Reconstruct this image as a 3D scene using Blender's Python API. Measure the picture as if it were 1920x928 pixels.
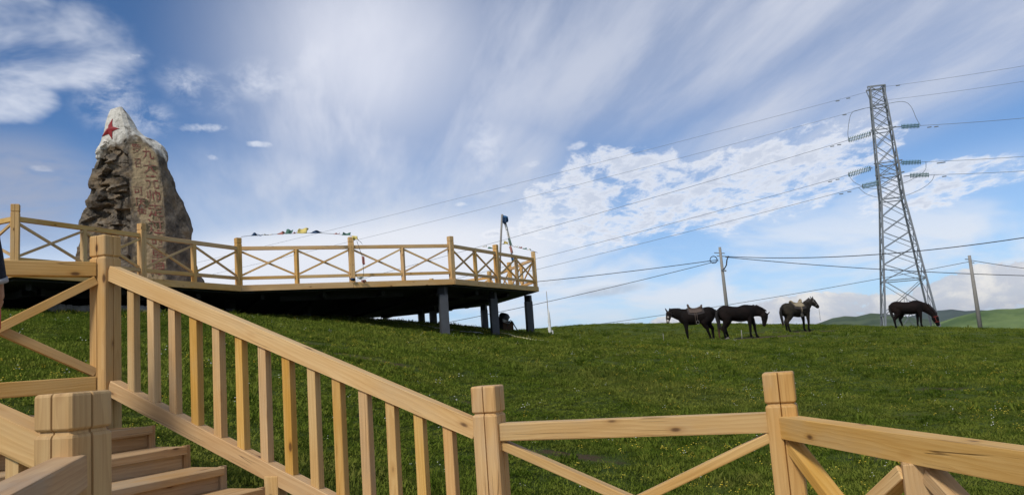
import bpy, bmesh, math, random
import numpy as np
from mathutils import Vector, Matrix, noise as mnoise
from mathutils.bvhtree import BVHTree
from mathutils.geometry import tessellate_polygon
R = math.radians
random.seed(7); rng = np.random.default_rng(7)
scene = bpy.context.scene
COL = scene.collection
for o in list(bpy.data.objects): bpy.data.objects.remove(o)

# ------------------------------------------------------------------ camera
F = 1498.0                      # focal length in photo pixels (photo 1920 x 928)
PITCH, ROLL = R(7.6), R(4.1)
_up = np.array([-math.sin(ROLL)*math.cos(PITCH), math.cos(ROLL)*math.cos(PITCH), math.sin(PITCH)])
_fw = np.array([0, 0, 1.0]) - _up*_up[2]; _fw /= np.linalg.norm(_fw)
CM = np.array([np.cross(_up, _fw), _fw, _up])     # rows: world x, y, z in camera axes (right, up, forward)
cd = bpy.data.cameras.new('camera'); cam = bpy.data.objects.new('camera', cd); COL.objects.link(cam)
cd.sensor_width = 36; cd.lens = 36*F/1920; cd.clip_start = 0.05; cd.clip_end = 20000
cam.matrix_world = Matrix([[*(CM[i, 0], CM[i, 1], -CM[i, 2]), 0] for i in range(3)] + [[0, 0, 0, 1]])
scene.camera = cam
def ray(u, v): return CM @ np.array([(u-960)/F, (464-v)/F, 1.0])
def at(u, v, D=None, Z=None):                      # a pixel's direction, met at a distance over ground or at a height
    d = ray(u, v)
    return Vector(d*(D/math.hypot(d[0], d[1]) if D is not None else Z/d[2]))
def azel(u, v):
    d = ray(u, v); return math.atan2(d[0], d[1]), math.atan2(d[2], math.hypot(d[0], d[1]))

# ------------------------------------------------------------------ sky, sun, exposure
SUN_AZ, SUN_EL = R(-148), R(46)
world = bpy.data.worlds.new('World'); scene.world = world; world.use_nodes = True
world.cycles.sampling_method = 'MANUAL'; world.cycles.sample_map_resolution = 256
class NT:
    """small helper: writes node trees as expressions"""
    def __init__(s, tree): s.t = tree; s.n = tree.nodes; s.l = tree.links
    def put(s, sock, v):
        if hasattr(v, 'is_output'): s.l.new(v, sock)
        else: sock.default_value = v
    def node(s, typ, ins=None, **kw):
        n = s.n.new(typ)
        for k, v in kw.items(): setattr(n, k, v)
        for k, v in (ins or {}).items(): s.put(n.inputs[k], v)
        return n
    def m(s, op, a, b=0.0, c=0.0, clamp=False):
        n = s.node('ShaderNodeMath', {0: a, 1: b, 2: c}, operation=op); n.use_clamp = clamp; return n.outputs[0]
    def vm(s, op, a, b=(0, 0, 0)):
        n = s.node('ShaderNodeVectorMath', {0: a, 1: b}, operation=op); return n.outputs['Value' if op in ('DOT_PRODUCT', 'LENGTH') else 'Vector']
    def xyz(s, v): n = s.node('ShaderNodeSeparateXYZ', {0: v}); return n.outputs
    def comb(s, x, y, z): return s.node('ShaderNodeCombineXYZ', {0: x, 1: y, 2: z}).outputs[0]
    def ss(s, v, lo, hi, a=0.0, b=1.0):
        n = s.node('ShaderNodeMapRange', {'Value': v, 'From Min': lo, 'From Max': hi, 'To Min': a, 'To Max': b}, interpolation_type='SMOOTHSTEP'); return n.outputs[0]
    def noise(s, vec, scale, detail=4, rough=.55, dist=0.0, dims='3D', out=0):
        n = s.node('ShaderNodeTexNoise', {'Vector': vec, 'Scale': scale, 'Detail': detail, 'Roughness': rough, 'Distortion': dist}, noise_dimensions=dims); return n.outputs[out]
    def mix(s, f, a, b, blend='MIX'):
        n = s.node('ShaderNodeMix', data_type='RGBA', blend_type=blend)
        s.put(n.inputs[0], f); s.put(n.inputs[6], a); s.put(n.inputs[7], b); return n.outputs[2]
    def ramp(s, f, stops):
        n = s.node('ShaderNodeValToRGB', {0: f}); e = n.color_ramp.elements
        while len(e) < len(stops): e.new(0.5)
        for x, (p, c) in zip(e, stops): x.position = p; x.color = (*c, 1)
        return n.outputs[0]
def build_sky():
    t = NT(world.node_tree); t.n.clear()
    out = t.node('ShaderNodeOutputWorld'); bg = t.node('ShaderNodeBackground', {'Strength': 0.9})
    t.l.new(bg.outputs[0], out.inputs[0])
    sky = t.node('ShaderNodeTexSky', sky_type='NISHITA', sun_disc=False, sun_elevation=SUN_EL, sun_rotation=SUN_AZ,
                 altitude=3400, air_density=1.0, dust_density=0.7, ozone_density=1.6)
    V = t.node('ShaderNodeTexCoord').outputs['Generated']
    x, y, z = t.xyz(V)[:3]
    az = t.m('ARCTAN2', x, y); el = t.m('ARCSINE', z)
    def blob(u, v, ru, rv, tilt=0.0, soft=1.0):        # soft elliptical patch of the sky, sizes in photo pixels
        c0 = Vector(ray(u, v)).normalized(); tu = Vector((c0.y, -c0.x, 0)).normalized(); tv = tu.cross(c0); c, s = math.cos(R(tilt)), math.sin(R(tilt))
        A = (tu*c+tv*s)*(F/ru); B = (tv*c-tu*s)*(F/rv)
        d = t.vm('LENGTH', t.comb(t.vm('DOT_PRODUCT', V, tuple(A)), t.vm('DOT_PRODUCT', V, tuple(B)), 0.0))
        return t.ss(d, 1.0+soft*.5, max(0.0, 1.0-soft*.5))
    def union(*bs):
        r = bs[0]
        for b in bs[1:]: r = t.m('MAXIMUM', r, b)
        return r
    up = t.m('ADD', t.m('MAXIMUM', z, 0.0), .13)
    px, py = t.m('DIVIDE', x, up), t.m('DIVIDE', y, up)
    P = t.comb(px, py, 0.0)
    rot = t.node('ShaderNodeVectorRotate', {'Vector': P, 'Angle': R(-14)}, rotation_type='Z_AXIS').outputs[0]
    streak = t.vm('MULTIPLY', rot, (1.0, .22, 1.0))
    warp = t.noise(P, .9, 3, out=1)
    n_soft = t.noise(t.vm('ADD', streak, t.vm('MULTIPLY', warp, (.5, .5, 0))), .8, 3, .5)
    n_str = t.noise(t.vm('ADD', streak, t.vm('MULTIPLY', warp, (.10, .12, 0))), 3.0, 6, .62)
    n_puff = t.noise(t.vm('MULTIPLY', P, (1.0, .62, 1.0)), 7.4, 5, .68, .25)
    n_puff2 = t.noise(t.vm('ADD', P, (7.3, 2.1, 0)), 2.6, 5, .62, .3)
    AE = t.comb(t.m('MULTIPLY', az, 1.0), t.m('MULTIPLY', el, 2.6), 0.0)
    n_low = t.noise(AE, 5.0, 4, .6, .4)
    n_cum = t.noise(t.comb(az, t.m('MULTIPLY', el, 1.5), 3.0), 24.0, 5, .64, .3)
    # base sky
    base = t.vm('MULTIPLY', sky.outputs[0], (SKY_K*.66, SKY_K*.94, SKY_K*1.16))
    # 1. the thin high veil
    veil_in = union(blob(740, 150, 280, 330, 0, 1.2), blob(1250, 40, 600, 170, 8, 1.2), blob(1740, 90, 420, 110, 14, 1.0), blob(630, 390, 280, 140, 0, 1.4),
                    blob(900, 330, 190, 150, 0, 1.4))
    outside = t.ss(t.m('ABSOLUTE', az), R(36), R(60))
    veil_in = t.m('MAXIMUM', veil_in, t.m('MULTIPLY', outside, .75))
    veil_d = t.m('ADD', t.m('MULTIPLY', t.ss(n_soft, .28, .66), .46), t.m('MULTIPLY', t.ss(n_str, .33, .67), .46))
    veil = t.m('MULTIPLY', t.m('MULTIPLY', veil_in, t.m('ADD', veil_d, .16)), .98, clamp=True)
    glow = blob(700, 90, 220, 190, 0, 1.8)
    veil = t.m('MAXIMUM', veil, t.m('MULTIPLY', glow, t.m('ADD', .64, t.m('MULTIPLY', veil_d, .34))))
    veil_col = t.mix(t.m('MULTIPLY', glow, .85), (.62, .66, .77, 1), (.84, .86, .95, 1))
    c = t.mix(veil, base, veil_col)
    # 2. pale air and layered cloud low over the horizon
    low = t.ss(el, R(17), R(1.0)); 
    c = t.mix(t.m('MULTIPLY', low, .50), c, (.56, .70, .86, 1))
    lowc = t.m('MULTIPLY', t.ss(el, R(11.5), R(5.0)), t.ss(n_low, .35, .58))
    c = t.mix(t.m('MULTIPLY', lowc, .85), c, (.80, .84, .91, 1))
    c = t.mix(t.m('MULTIPLY', blob(620, 505, 430, 80, 4, .8), .88), c, (.84, .86, .92, 1))
    c = t.mix(t.m('MULTIPLY', t.m('MULTIPLY', union(blob(1140, 545, 60, 9, 4), blob(1060, 527, 40, 5, 4)), t.ss(n_cum, .35, .6)), .6), c, (.45, .52, .63, 1))
    # 3. rippled heap clouds
    puff_in = union(blob(1150, 370, 190, 105, 6, .8), blob(1420, 340, 260, 85, 10, .9), blob(1760, 345, 150, 45, 8, 1.0), blob(1010, 432, 140, 12, 0, 1.0), blob(1230, 405, 240, 40, 4, 1.0))
    puff_in = t.m('MAXIMUM', puff_in, t.m('MULTIPLY', outside, .5))
    thr = t.m('SUBTRACT', .80, t.m('MULTIPLY', puff_in, .425))
    puff = t.m('MULTIPLY', t.ss(t.m('SUBTRACT', n_puff, thr), -.02, .19), t.ss(puff_in, .0, .3))
    puff_shade = t.ss(t.m('SUBTRACT', n_puff, thr), .07, .26)
    c = t.mix(t.m('MULTIPLY', puff, .88), c, t.mix(puff_shade, (.90, .92, .97, 1), (.62, .67, .78, 1)))
    big_in = union(blob(110, 95, 150, 85, 12, 1.0), blob(30, 185, 75, 45, 10, 1.0), blob(20, 30, 90, 60, 0, 1.0))
    thr2 = t.m('SUBTRACT', .86, t.m('MULTIPLY', big_in, .58))
    big = t.m('MULTIPLY', t.ss(t.m('SUBTRACT', n_puff2, thr2), .0, .42), t.ss(big_in, .0, .3))
    c = t.mix(t.m('MULTIPLY', big, .80), c, (.82, .85, .93, 1))
    # 4. small single puffs
    small = union(blob(378, 241, 50, 12, 0, 1.5), blob(490, 271, 32, 7, -4, 1.5), blob(395, 294, 18, 7, -15, 1.5), blob(80, 317, 20, 7, -5, 1.5), blob(250, 108, 18, 9, 0, 1.5), blob(945, 357, 16, 6, 0, 1.5), blob(862, 383, 16, 5, 0, 1.5), blob(1000, 308, 26, 9, 10, 1.5), blob(1080, 275, 30, 10, 10, 1.5))
    wis = union(blob(208, 185, 40, 55, 35, 1.8), blob(905, 285, 30, 50, 0, 1.8), blob(370, 165, 50, 26, -20, 1.8), blob(490, 152, 50, 26, 0, 1.8), blob(278, 225, 34, 24, 0, 1.8))
    c = t.mix(t.m('MULTIPLY', t.m('MULTIPLY', wis, t.ss(n_cum, .36, .72)), .6), c, (.80, .83, .92, 1))
    sm = t.m('MULTIPLY', t.ss(t.m('SUBTRACT', n_cum, t.m('SUBTRACT', .82, t.m('MULTIPLY', small, .46))), .0, .30), t.ss(small, .0, .25))
    c = t.mix(t.m('MULTIPLY', sm, .62), c, (.84, .87, .94, 1))
    # 5. the grey cloud at the left and heap clouds on the horizon
    c = t.mix(t.m('MULTIPLY', t.m('MULTIPLY', blob(20, 355, 120, 75, 0, 1.2), t.ss(n_puff2, .25, .6)), .85), c, (.36, .40, .52, 1))
    hz = union(blob(1545, 580, 160, 30, -3, .8), blob(1850, 540, 150, 40, 6, .8), blob(1330, 596, 120, 14, 0, .9))
    hzc = t.m('MULTIPLY', t.ss(t.m('SUBTRACT', n_cum, t.m('SUBTRACT', .78, t.m('MULTIPLY', hz, .50))), .0, .1), t.ss(hz, 0, .2))
    c = t.mix(t.m('MULTIPLY', hzc, .9), c, t.mix(t.ss(n_cum, .42, .66), (.62, .64, .70, 1), (.93, .89, .83, 1)))
    t.l.new(c, bg.inputs['Color'])
SKY_K = 0.105
HAZE = 0.00007
build_sky()
sl = bpy.data.lights.new('sun', 'SUN'); sl.energy = 2.6; sl.angle = R(10); sl.color = (1.0, .95, .87)
sun = bpy.data.objects.new('sun', sl); COL.objects.link(sun)
sd = Vector((math.sin(SUN_AZ)*math.cos(SUN_EL), math.cos(SUN_AZ)*math.cos(SUN_EL), math.sin(SUN_EL)))
sun.rotation_euler = (-sd).to_track_quat('-Z', 'Y').to_euler()
scene.view_settings.view_transform = 'Standard'; scene.view_settings.look = 'None'
scene.view_settings.exposure = 0.2; scene.view_settings.gamma = 1.0
scene.render.engine = 'CYCLES'
scene.cycles.max_bounces = 6; scene.cycles.diffuse_bounces = 3

# ------------------------------------------------------------------ object helpers
WORLD = {}
def tag(o, label=None, cat=None, group=None, kind=None):
    if label: o['label'] = label
    if cat: o['category'] = cat
    if group: o['group'] = group
    if kind: o['kind'] = kind
    return o
def put(o, mw, parent=None):
    WORLD[o] = mw
    if parent: o.parent = parent; o.matrix_basis = WORLD[parent].inverted() @ mw
    else: o.matrix_basis = mw
    if o.name not in COL.objects: COL.objects.link(o)
    return o
def thing(name, label, cat, loc, group=None):
    o = bpy.data.objects.new(name, None); o.empty_display_size = .1
    put(o, Matrix.Translation(Vector(loc))); return tag(o, label, cat, group)
def mesh_obj(name, verts, faces, mat, parent=None, mw=None, smooth=False):
    me = bpy.data.meshes.new(name); me.from_pydata([tuple(v) for v in verts], [], faces); me.update()
    if mat: me.materials.append(mat)
    if smooth: me.polygons.foreach_set('use_smooth', [True]*len(me.polygons))
    return put(bpy.data.objects.new(name, me), mw or Matrix.Identity(4), parent)
def bm_obj(name, bm, mat, parent=None, mw=None, smooth=False):
    me = bpy.data.meshes.new(name); bm.to_mesh(me); bm.free(); me.materials.append(mat)
    if smooth: me.polygons.foreach_set('use_smooth', [True]*len(me.polygons))
    return put(bpy.data.objects.new(name, me), mw or Matrix.Identity(4), parent)
def frame(p0, p1, upv=(0, 0, 1)):
    p0, p1 = Vector(p0), Vector(p1); x = (p1-p0).normalized(); upv = Vector(upv)
    if abs(x.dot(upv)) > .98: upv = Vector((math.sin(R(20.5)), math.cos(R(20.5)), 0))
    y = upv.cross(x).normalized(); z = x.cross(y)
    m = Matrix((x, y, z)).transposed().to_4x4(); m.translation = p0
    return m, (p1-p0).length
def beam(name, p0, p1, w, h, mat, parent, bev=.006, upv=(0, 0, 1), rough=.0015):
    """timber: local X runs along it, w across, h high; eased edges and a touch of crookedness"""
    m, L = frame(p0, p1, upv); bm = bmesh.new()
    bmesh.ops.create_cube(bm, size=1.0)
    for v in bm.verts: v.co = Vector(((v.co.x+.5)*L, v.co.y*w, v.co.z*h))
    if bev: bmesh.ops.bevel(bm, geom=list(bm.edges), offset=bev, segments=2, affect='EDGES', profile=.6)
    for v in bm.verts:
        v.co.y += random.uniform(-rough, rough); v.co.z += random.uniform(-rough, rough)
    o = bm_obj(name, bm, mat, parent, m); o['grain'] = random.random(); return o
_unit = {}
def bar(name, p0, p1, w, mat, parent, upv=(0, 0, 1)):
    """steel member: shares one unit mesh"""
    if mat.name not in _unit:
        bm = bmesh.new(); bmesh.ops.create_cube(bm, size=1.0)
        for v in bm.verts: v.co.x += .5
        me = bpy.data.meshes.new('steel_member'); bm.to_mesh(me); bm.free(); me.materials.append(mat); _unit[mat.name] = me
    m, L = frame(p0, p1, upv)
    return put(bpy.data.objects.new(name, _unit[mat.name]), m @ Matrix.Diagonal((L, w, w, 1)), parent)
def tube_mesh(pts, r, n=6):
    pts = [Vector(p) for p in pts]; V, Fc = [], []
    for i, p in enumerate(pts):
        t = (pts[min(i+1, len(pts)-1)]-pts[max(i-1, 0)]).normalized()
        a = t.cross(Vector((0, 0, 1)) if abs(t.z) < .95 else Vector((1, 0, 0))).normalized(); b = t.cross(a)
        rr = r[i] if hasattr(r, '__len__') else r
        V += [p+(a*math.cos(2*math.pi*k/n)+b*math.sin(2*math.pi*k/n))*rr for k in range(n)]
    for i in range(len(pts)-1):
        for k in range(n): Fc.append((i*n+k, i*n+(k+1) % n, (i+1)*n+(k+1) % n, (i+1)*n+k))
    Fc.append(tuple(range(n))[::-1]); Fc.append(tuple((len(pts)-1)*n+k for k in range(n)))
    return V, Fc
def tube(name, pts, r, mat, parent=None, n=6, smooth=True):
    o = Vector(pts[0]); V, Fc = tube_mesh([Vector(p)-o for p in pts], r, n)
    return mesh_obj(name, V, Fc, mat, parent, Matrix.Translation(o), smooth)
def loft(sections, n=14, cap=True):
    """sections: (centre, axis_a, axis_b) vectors giving ellipses"""
    V, Fc = [], []
    for c, a, b in sections:
        for k in range(n):
            th = 2*math.pi*k/n; V.append(Vector(c)+Vector(a)*math.cos(th)+Vector(b)*math.sin(th))
    m = len(sections)
    for i in range(m-1):
        for k in range(n): Fc.append((i*n+k, i*n+(k+1) % n, (i+1)*n+(k+1) % n, (i+1)*n+k))
    if cap: Fc.append(tuple(range(n))[::-1]); Fc.append(tuple((m-1)*n+k for k in range(n)))
    return V, Fc
def limb(pts, side=(0, 1, 0), n=14):
    """pts: (position, radius in the plane of bending, radius along side)"""
    P = [Vector(p[0]) for p in pts]; S = Vector(side).normalized(); out = []
    for i, p in enumerate(pts):
        t = (P[min(i+1, len(P)-1)]-P[max(i-1, 0)]).normalized()
        s = (S-t*S.dot(t)).normalized(); a = s.cross(t).normalized()
        out.append((P[i], a*p[1], s*p[2]))
    return loft(out, n)
def merged(name, parts, mat, parent, mw, voxel=.025, smooth=4):
    """several closed lofts fused into one continuous skin"""
    V, Fc = [], []
    for v, f in parts:
        o = len(V); V += [tuple(q) for q in v]; Fc += [tuple(i+o for i in g) for g in f]
    me = bpy.data.meshes.new(name); me.from_pydata(V, [], Fc); me.update()
    bm = bmesh.new(); bm.from_mesh(me); bmesh.ops.recalc_face_normals(bm, faces=bm.faces); bm.to_mesh(me); bm.free()
    tmp = bpy.data.objects.new('tmp', me); COL.objects.link(tmp)
    md = tmp.modifiers.new('r', 'REMESH'); md.mode = 'VOXEL'; md.voxel_size = voxel
    sm = tmp.modifiers.new('s', 'SMOOTH'); sm.iterations = smooth; sm.factor = .5
    dg = bpy.context.evaluated_depsgraph_get(); me2 = bpy.data.meshes.new_from_object(tmp.evaluated_get(dg))
    bpy.data.objects.remove(tmp); bpy.data.meshes.remove(me)
    me2.name = name; me2.materials.clear(); me2.materials.append(mat)
    me2.polygons.foreach_set('use_smooth', [True]*len(me2.polygons))
    return put(bpy.data.objects.new(name, me2), mw, parent)

# ------------------------------------------------------------------ materials
def material(name, fn, rough=.7, bump=None, spec=.3, metal=0.0):
    m = bpy.data.materials.new(name); m.use_nodes = True; t = NT(m.node_tree); t.n.clear()
    out = t.node('ShaderNodeOutputMaterial'); p = t.node('ShaderNodeBsdfPrincipled'); t.l.new(p.outputs[0], out.inputs[0])
    p.inputs['Roughness'].default_value = rough; p.inputs['Specular IOR Level'].default_value = spec; p.inputs['Metallic'].default_value = metal
    r = fn(t)
    col, height, dist = (r if isinstance(r, tuple) else (r, None, 0))
    t.put(p.inputs['Base Color'], col)
    if height is not None:
        b = t.node('ShaderNodeBump', {'Height': height, 'Distance': dist, 'Strength': 1.0}); t.l.new(b.outputs[0], p.inputs['Normal'])
    return m
def OBJ(t): return t.node('ShaderNodeTexCoord').outputs['Object']
def POS(t): return t.node('ShaderNodeNewGeometry').outputs['Position']
def GRAIN(t): return t.node('ShaderNodeAttribute', attribute_type='OBJECT', attribute_name='grain').outputs['Fac']
def RND(t): return t.node('ShaderNodeObjectInfo').outputs['Random']
def wood_fn(pale, mid, deep, grey, greyness):
    def fn(t):
        rnd = GRAIN(t); o = OBJ(t)
        off = t.comb(t.m('MULTIPLY', rnd, 37.0), t.m('MULTIPLY', rnd, 11.3), t.m('MULTIPLY', rnd, 23.7))
        p = t.vm('ADD', o, off)
        # growth rings round a pith that lies outside the piece, bent round knots
        w = t.noise(t.vm('MULTIPLY', p, (1.3, 6, 6)), 1.0, 3, .5, out=1)
        q = t.vm('ADD', t.vm('MULTIPLY', o, (.04, 1, 1)), t.vm('MULTIPLY', t.vm('SUBTRACT', w, (.5, .5, .5)), (.0, .075, .075)))
        yz = t.xyz(q); pith = t.comb(t.m('ADD', yz[1], t.m('MULTIPLY', t.m('SUBTRACT', rnd, .5), .25)), t.m('ADD', yz[2], .07), yz[0])
        r = t.vm('LENGTH', pith)
        ring = t.m('FRACT', t.m('MULTIPLY', r, 62.0)); ring = t.ss(ring, .15, 1.0)
        fine = t.noise(t.vm('MULTIPLY', p, (2.5, 120, 120)), 1.0, 3, .6)
        vor = t.node('ShaderNodeTexVoronoi', {'Vector': t.vm('MULTIPLY', p, (3.2, 8.0, 8.0)), 'Scale': 1.0, 'Randomness': 1.0})
        kd = vor.outputs['Distance']
        knot = t.ss(kd, .13, .06); halo = t.ss(kd, .24, .10)
        tone = t.noise(t.vm('MULTIPLY', p, (1.2, 5, 5)), 1.0, 3, .55)
        c = t.mix(t.ss(tone, .32, .70), pale, mid)
        c = t.mix(t.m('MULTIPLY', ring, .24), c, deep)
        c = t.mix(t.m('MULTIPLY', t.ss(fine, .45, .75), .35), c, deep)
        c = t.mix(t.m('MULTIPLY', t.ss(t.noise(t.vm('MULTIPLY', p, (.9, 3, 3)), 1.7, 5, .6), .46, .68), greyness), c, grey)
        c = t.mix(t.m('MULTIPLY', halo, .35), c, deep)
        c = t.mix(t.m('MULTIPLY', knot, .85), c, (.085, .04, .018, 1))
        hsv = t.node('ShaderNodeHueSaturation', {'Hue': t.m('ADD', .494, t.m('MULTIPLY', rnd, .008)), 'Saturation': t.m('ADD', .94, t.m('MULTIPLY', t.m('FRACT', t.m('MULTIPLY', rnd, 7.7)), .22)),
                         'Value': t.m('ADD', .87, t.m('MULTIPLY', t.m('FRACT', t.m('MULTIPLY', rnd, 13.1)), .22)), 'Color': c})
        # drying cracks that follow the grain
        cr = t.noise(t.vm('MULTIPLY', p, (.30, 22, 22)), 1.0, 1, .4)
        crack = t.ss(t.m('ABSOLUTE', t.m('SUBTRACT', cr, .5)), .007, .0)
        crack = t.m('MULTIPLY', crack, t.ss(t.noise(p, 1.9, 2), .54, .62))
        col = t.mix(t.m('MULTIPLY', crack, .6), hsv.outputs[0], (.07, .035, .015, 1))
        h = t.m('SUBTRACT', t.m('ADD', t.m('MULTIPLY', fine, .3), t.m('MULTIPLY', ring, .15)), t.m('ADD', crack, t.m('MULTIPLY', knot, .4)))
        return col, h, .0022
    return fn
WOOD = material('pine_timber', wood_fn((.67, .460, .215, 1), (.60, .370, .142, 1), (.40, .205, .062, 1), (.46, .35, .21, 1), .32), .62, spec=.25)
HONEY = material('honey_pine_timber', wood_fn((.60, .405, .175, 1), (.53, .315, .105, 1), (.33, .165, .050, 1), (.47, .36, .22, 1), .45), .6, spec=.25)
TREAD = material('worn_pine_board', wood_fn((.49, .345, .19, 1), (.41, .255, .12, 1), (.24, .13, .055, 1), (.33, .265, .19, 1), .6), .75, spec=.2)
def plain(c, var=.25, sc=6.0):
    def fn(t):
        n = t.noise(POS(t), sc, 5, .6)
        return t.mix(n, tuple(v*(1-var) for v in c[:3])+(1,), tuple(min(1, v*(1+var)) for v in c[:3])+(1,)), n, .004
    return fn
STEEL = material('galvanised_steel', plain((.16, .175, .19), .35, 1.5), .5, metal=.3)
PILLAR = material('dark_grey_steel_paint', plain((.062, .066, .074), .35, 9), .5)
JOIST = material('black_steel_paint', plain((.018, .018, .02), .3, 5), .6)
CONCRETE = material('weathered_concrete', plain((.25, .235, .21), .3, 8), .85)
CABLE = material('black_cable', plain((.03, .03, .035), .1), .5)
ALU = material('dull_conductor_wire', plain((.20, .225, .26), .1), .5, metal=.2)
GLASSG = material('green_glass_insulator', plain((.015, .10, .085), .2), .25, spec=.5)
def flagmat(name, c): return material(name, plain(c, .2, 20), .9)
BLUE, GREENF, YELLOWF, REDF, WHITEF, NAVYF = [flagmat('cloth_'+n, c) for n, c in (('blue', (.03, .12, .27)), ('green', (.08, .17, .13)), ('yellow', (.62, .50, .16)), ('red', (.36, .16, .13)), ('white', (.62, .62, .58)), ('navy', (.02, .05, .11)))]

# ------------------------------------------------------------------ ground
CTRL = [(0, 2, -2.0), (3, 3, -2.15), (-1, 4.9, -1.75), (1.3, 4.6, -1.95), (-3, 6.0, -.62), (-3.9, 5.0, -.55), (-2.0, 5.4, -1.05), (-6, 8, .12), (-10.0, 17.3, 1.60), (-7.4, 20.7, 1.5), (-4, 14, .35), (0, 12, -1.0), (0, 18, -.2),
        (-2.15, 23.4, .65), (-.78, 27, .68), (.4, 30, .67), (-5.3, 29.5, 1.62), (-9, 31, 1.95), (-4.2, 36, 1.55), (7.6, 35.2, -.02), (9.5, 34.7, .02), (14.6, 42.6, .12), (20.7, 42.2, -.16),
        (6, 9, -1.85), (10, 13, -1.8), (15, 20, -1.45), (8, 24, -.62), (22, 32, -.75), (4, 45, .75), (-12, 24, 1.95), (-20, 20, 2.1), (-15, 9, 1.1), (-9, 3, -.3), (-4, -4, -2.0), (6, -5, -3), (12, 2, -2.8),
        (0, -20, -4), (25, 5, -4), (-30, 0, 0), (-30, 35, 1.6), (-16, 45, 1.5), (36, 30, -2.0), (30, 46, -1.0)]
for (u, v, D) in [(1100, 610, 50), (1300, 609, 50), (1450, 609, 54), (1580, 611, 56), (1700, 617, 56), (1838, 620, 55), (1915, 622, 54)]: CTRL.append(tuple(at(u, v, D=D)))
for a in range(0, 360, 30): CTRL.append((110*math.sin(R(a)), 110*math.cos(R(a)), -5.0 if 20 < a < 300 else -3.2))
for a in (-10, 0, 10, 20, 27, 34): CTRL.append((78*math.sin(R(a)), 78*math.cos(R(a)), -1.6))
CT = np.array(CTRL)
def _k(r2): return r2*np.log(np.sqrt(r2)+1e-9)
_d2 = ((CT[:, None, :2]-CT[None, :, :2])**2).sum(-1); n_ = len(CT)
_A = np.zeros((n_+3, n_+3)); _A[:n_, :n_] = _k(_d2)+np.eye(n_)*1.5; _A[:n_, n_] = 1; _A[:n_, n_+1:] = CT[:, :2]; _A[n_:, :n_] = _A[:n_, n_:].T
_W = np.linalg.solve(_A, np.concatenate([CT[:, 2], [0, 0, 0]]))
def gz(x, y, bumps=True):
    x = np.atleast_1d(np.asarray(x, float)); y = np.atleast_1d(np.asarray(y, float)); out = np.zeros(len(x))
    for s in range(0, len(x), 20000):
        X, Y = x[s:s+20000], y[s:s+20000]
        d2 = (X[:, None]-CT[None, :, 0])**2+(Y[:, None]-CT[None, :, 1])**2
        out[s:s+20000] = _k(d2)@_W[:n_]+_W[n_]+_W[n_+1]*X+_W[n_+2]*Y
    D = np.hypot(x, y); w = np.clip((D-95)/190, 0, 1); w = w*w*(3-2*w)
    far = -26+1.5*np.sin(x/310)+1.2*np.sin(y/240+1)
    out = out*(1-w)+far*w
    if bumps: out = out+(1-w)*.030*(np.sin(x*1.7+.6*np.sin(y*1.1))*np.sin(y*1.3+1)+.7*np.sin(x*.7+2)*np.sin(y*.9+.5*x))+(1-w)*.012*np.sin(x*5.1+y*2.3)*np.sin(y*4.3-x*1.9)
    return out
def gz1(x, y): return float(gz(x, y)[0])
SOIL = [(8.6, 34.3, 4.6, 1.1, 1.1), (6.0, 34.6, 2.5, .7, .9), (14.4, 42.1, 2.6, .9, .9), (-2.9, 14.6, 1.2, .28, .7), (-3.8, 15.6, 1.0, .25, .6), (.55, 9.9, .7, .3, .7), (-2.4, 5.35, .5, .3, 1.), (5.0, 33.5, 1.0, .35, .8), (3.2, 13, .5, .2, .6), (17, 37, 2.2, .6, .55), (-1.0, 12.6, .6, .2, .6), (19.5, 36, 2.4, .5, .4), (4.6, 10.5, .6, .22, .6), (6.6, 13.9, .55, .2, .6), (8.5, 17, .9, .25, .6), (2.2, 20, 1.0, .3, .5), (12, 30, 1.6, .4, .5)]
def soil(x, y):
    s = np.zeros(len(x))
    for cx, cy, rx, ry, k in SOIL:
        d = np.sqrt(((x-cx)/rx)**2+((y-cy)/ry)**2)+.35*np.sin(x*3.1/rx+cy)*np.sin(y*2.3/ry+cx)
        s = np.maximum(s, k*np.clip(1.5-d, 0, 1))
    return s
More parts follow.
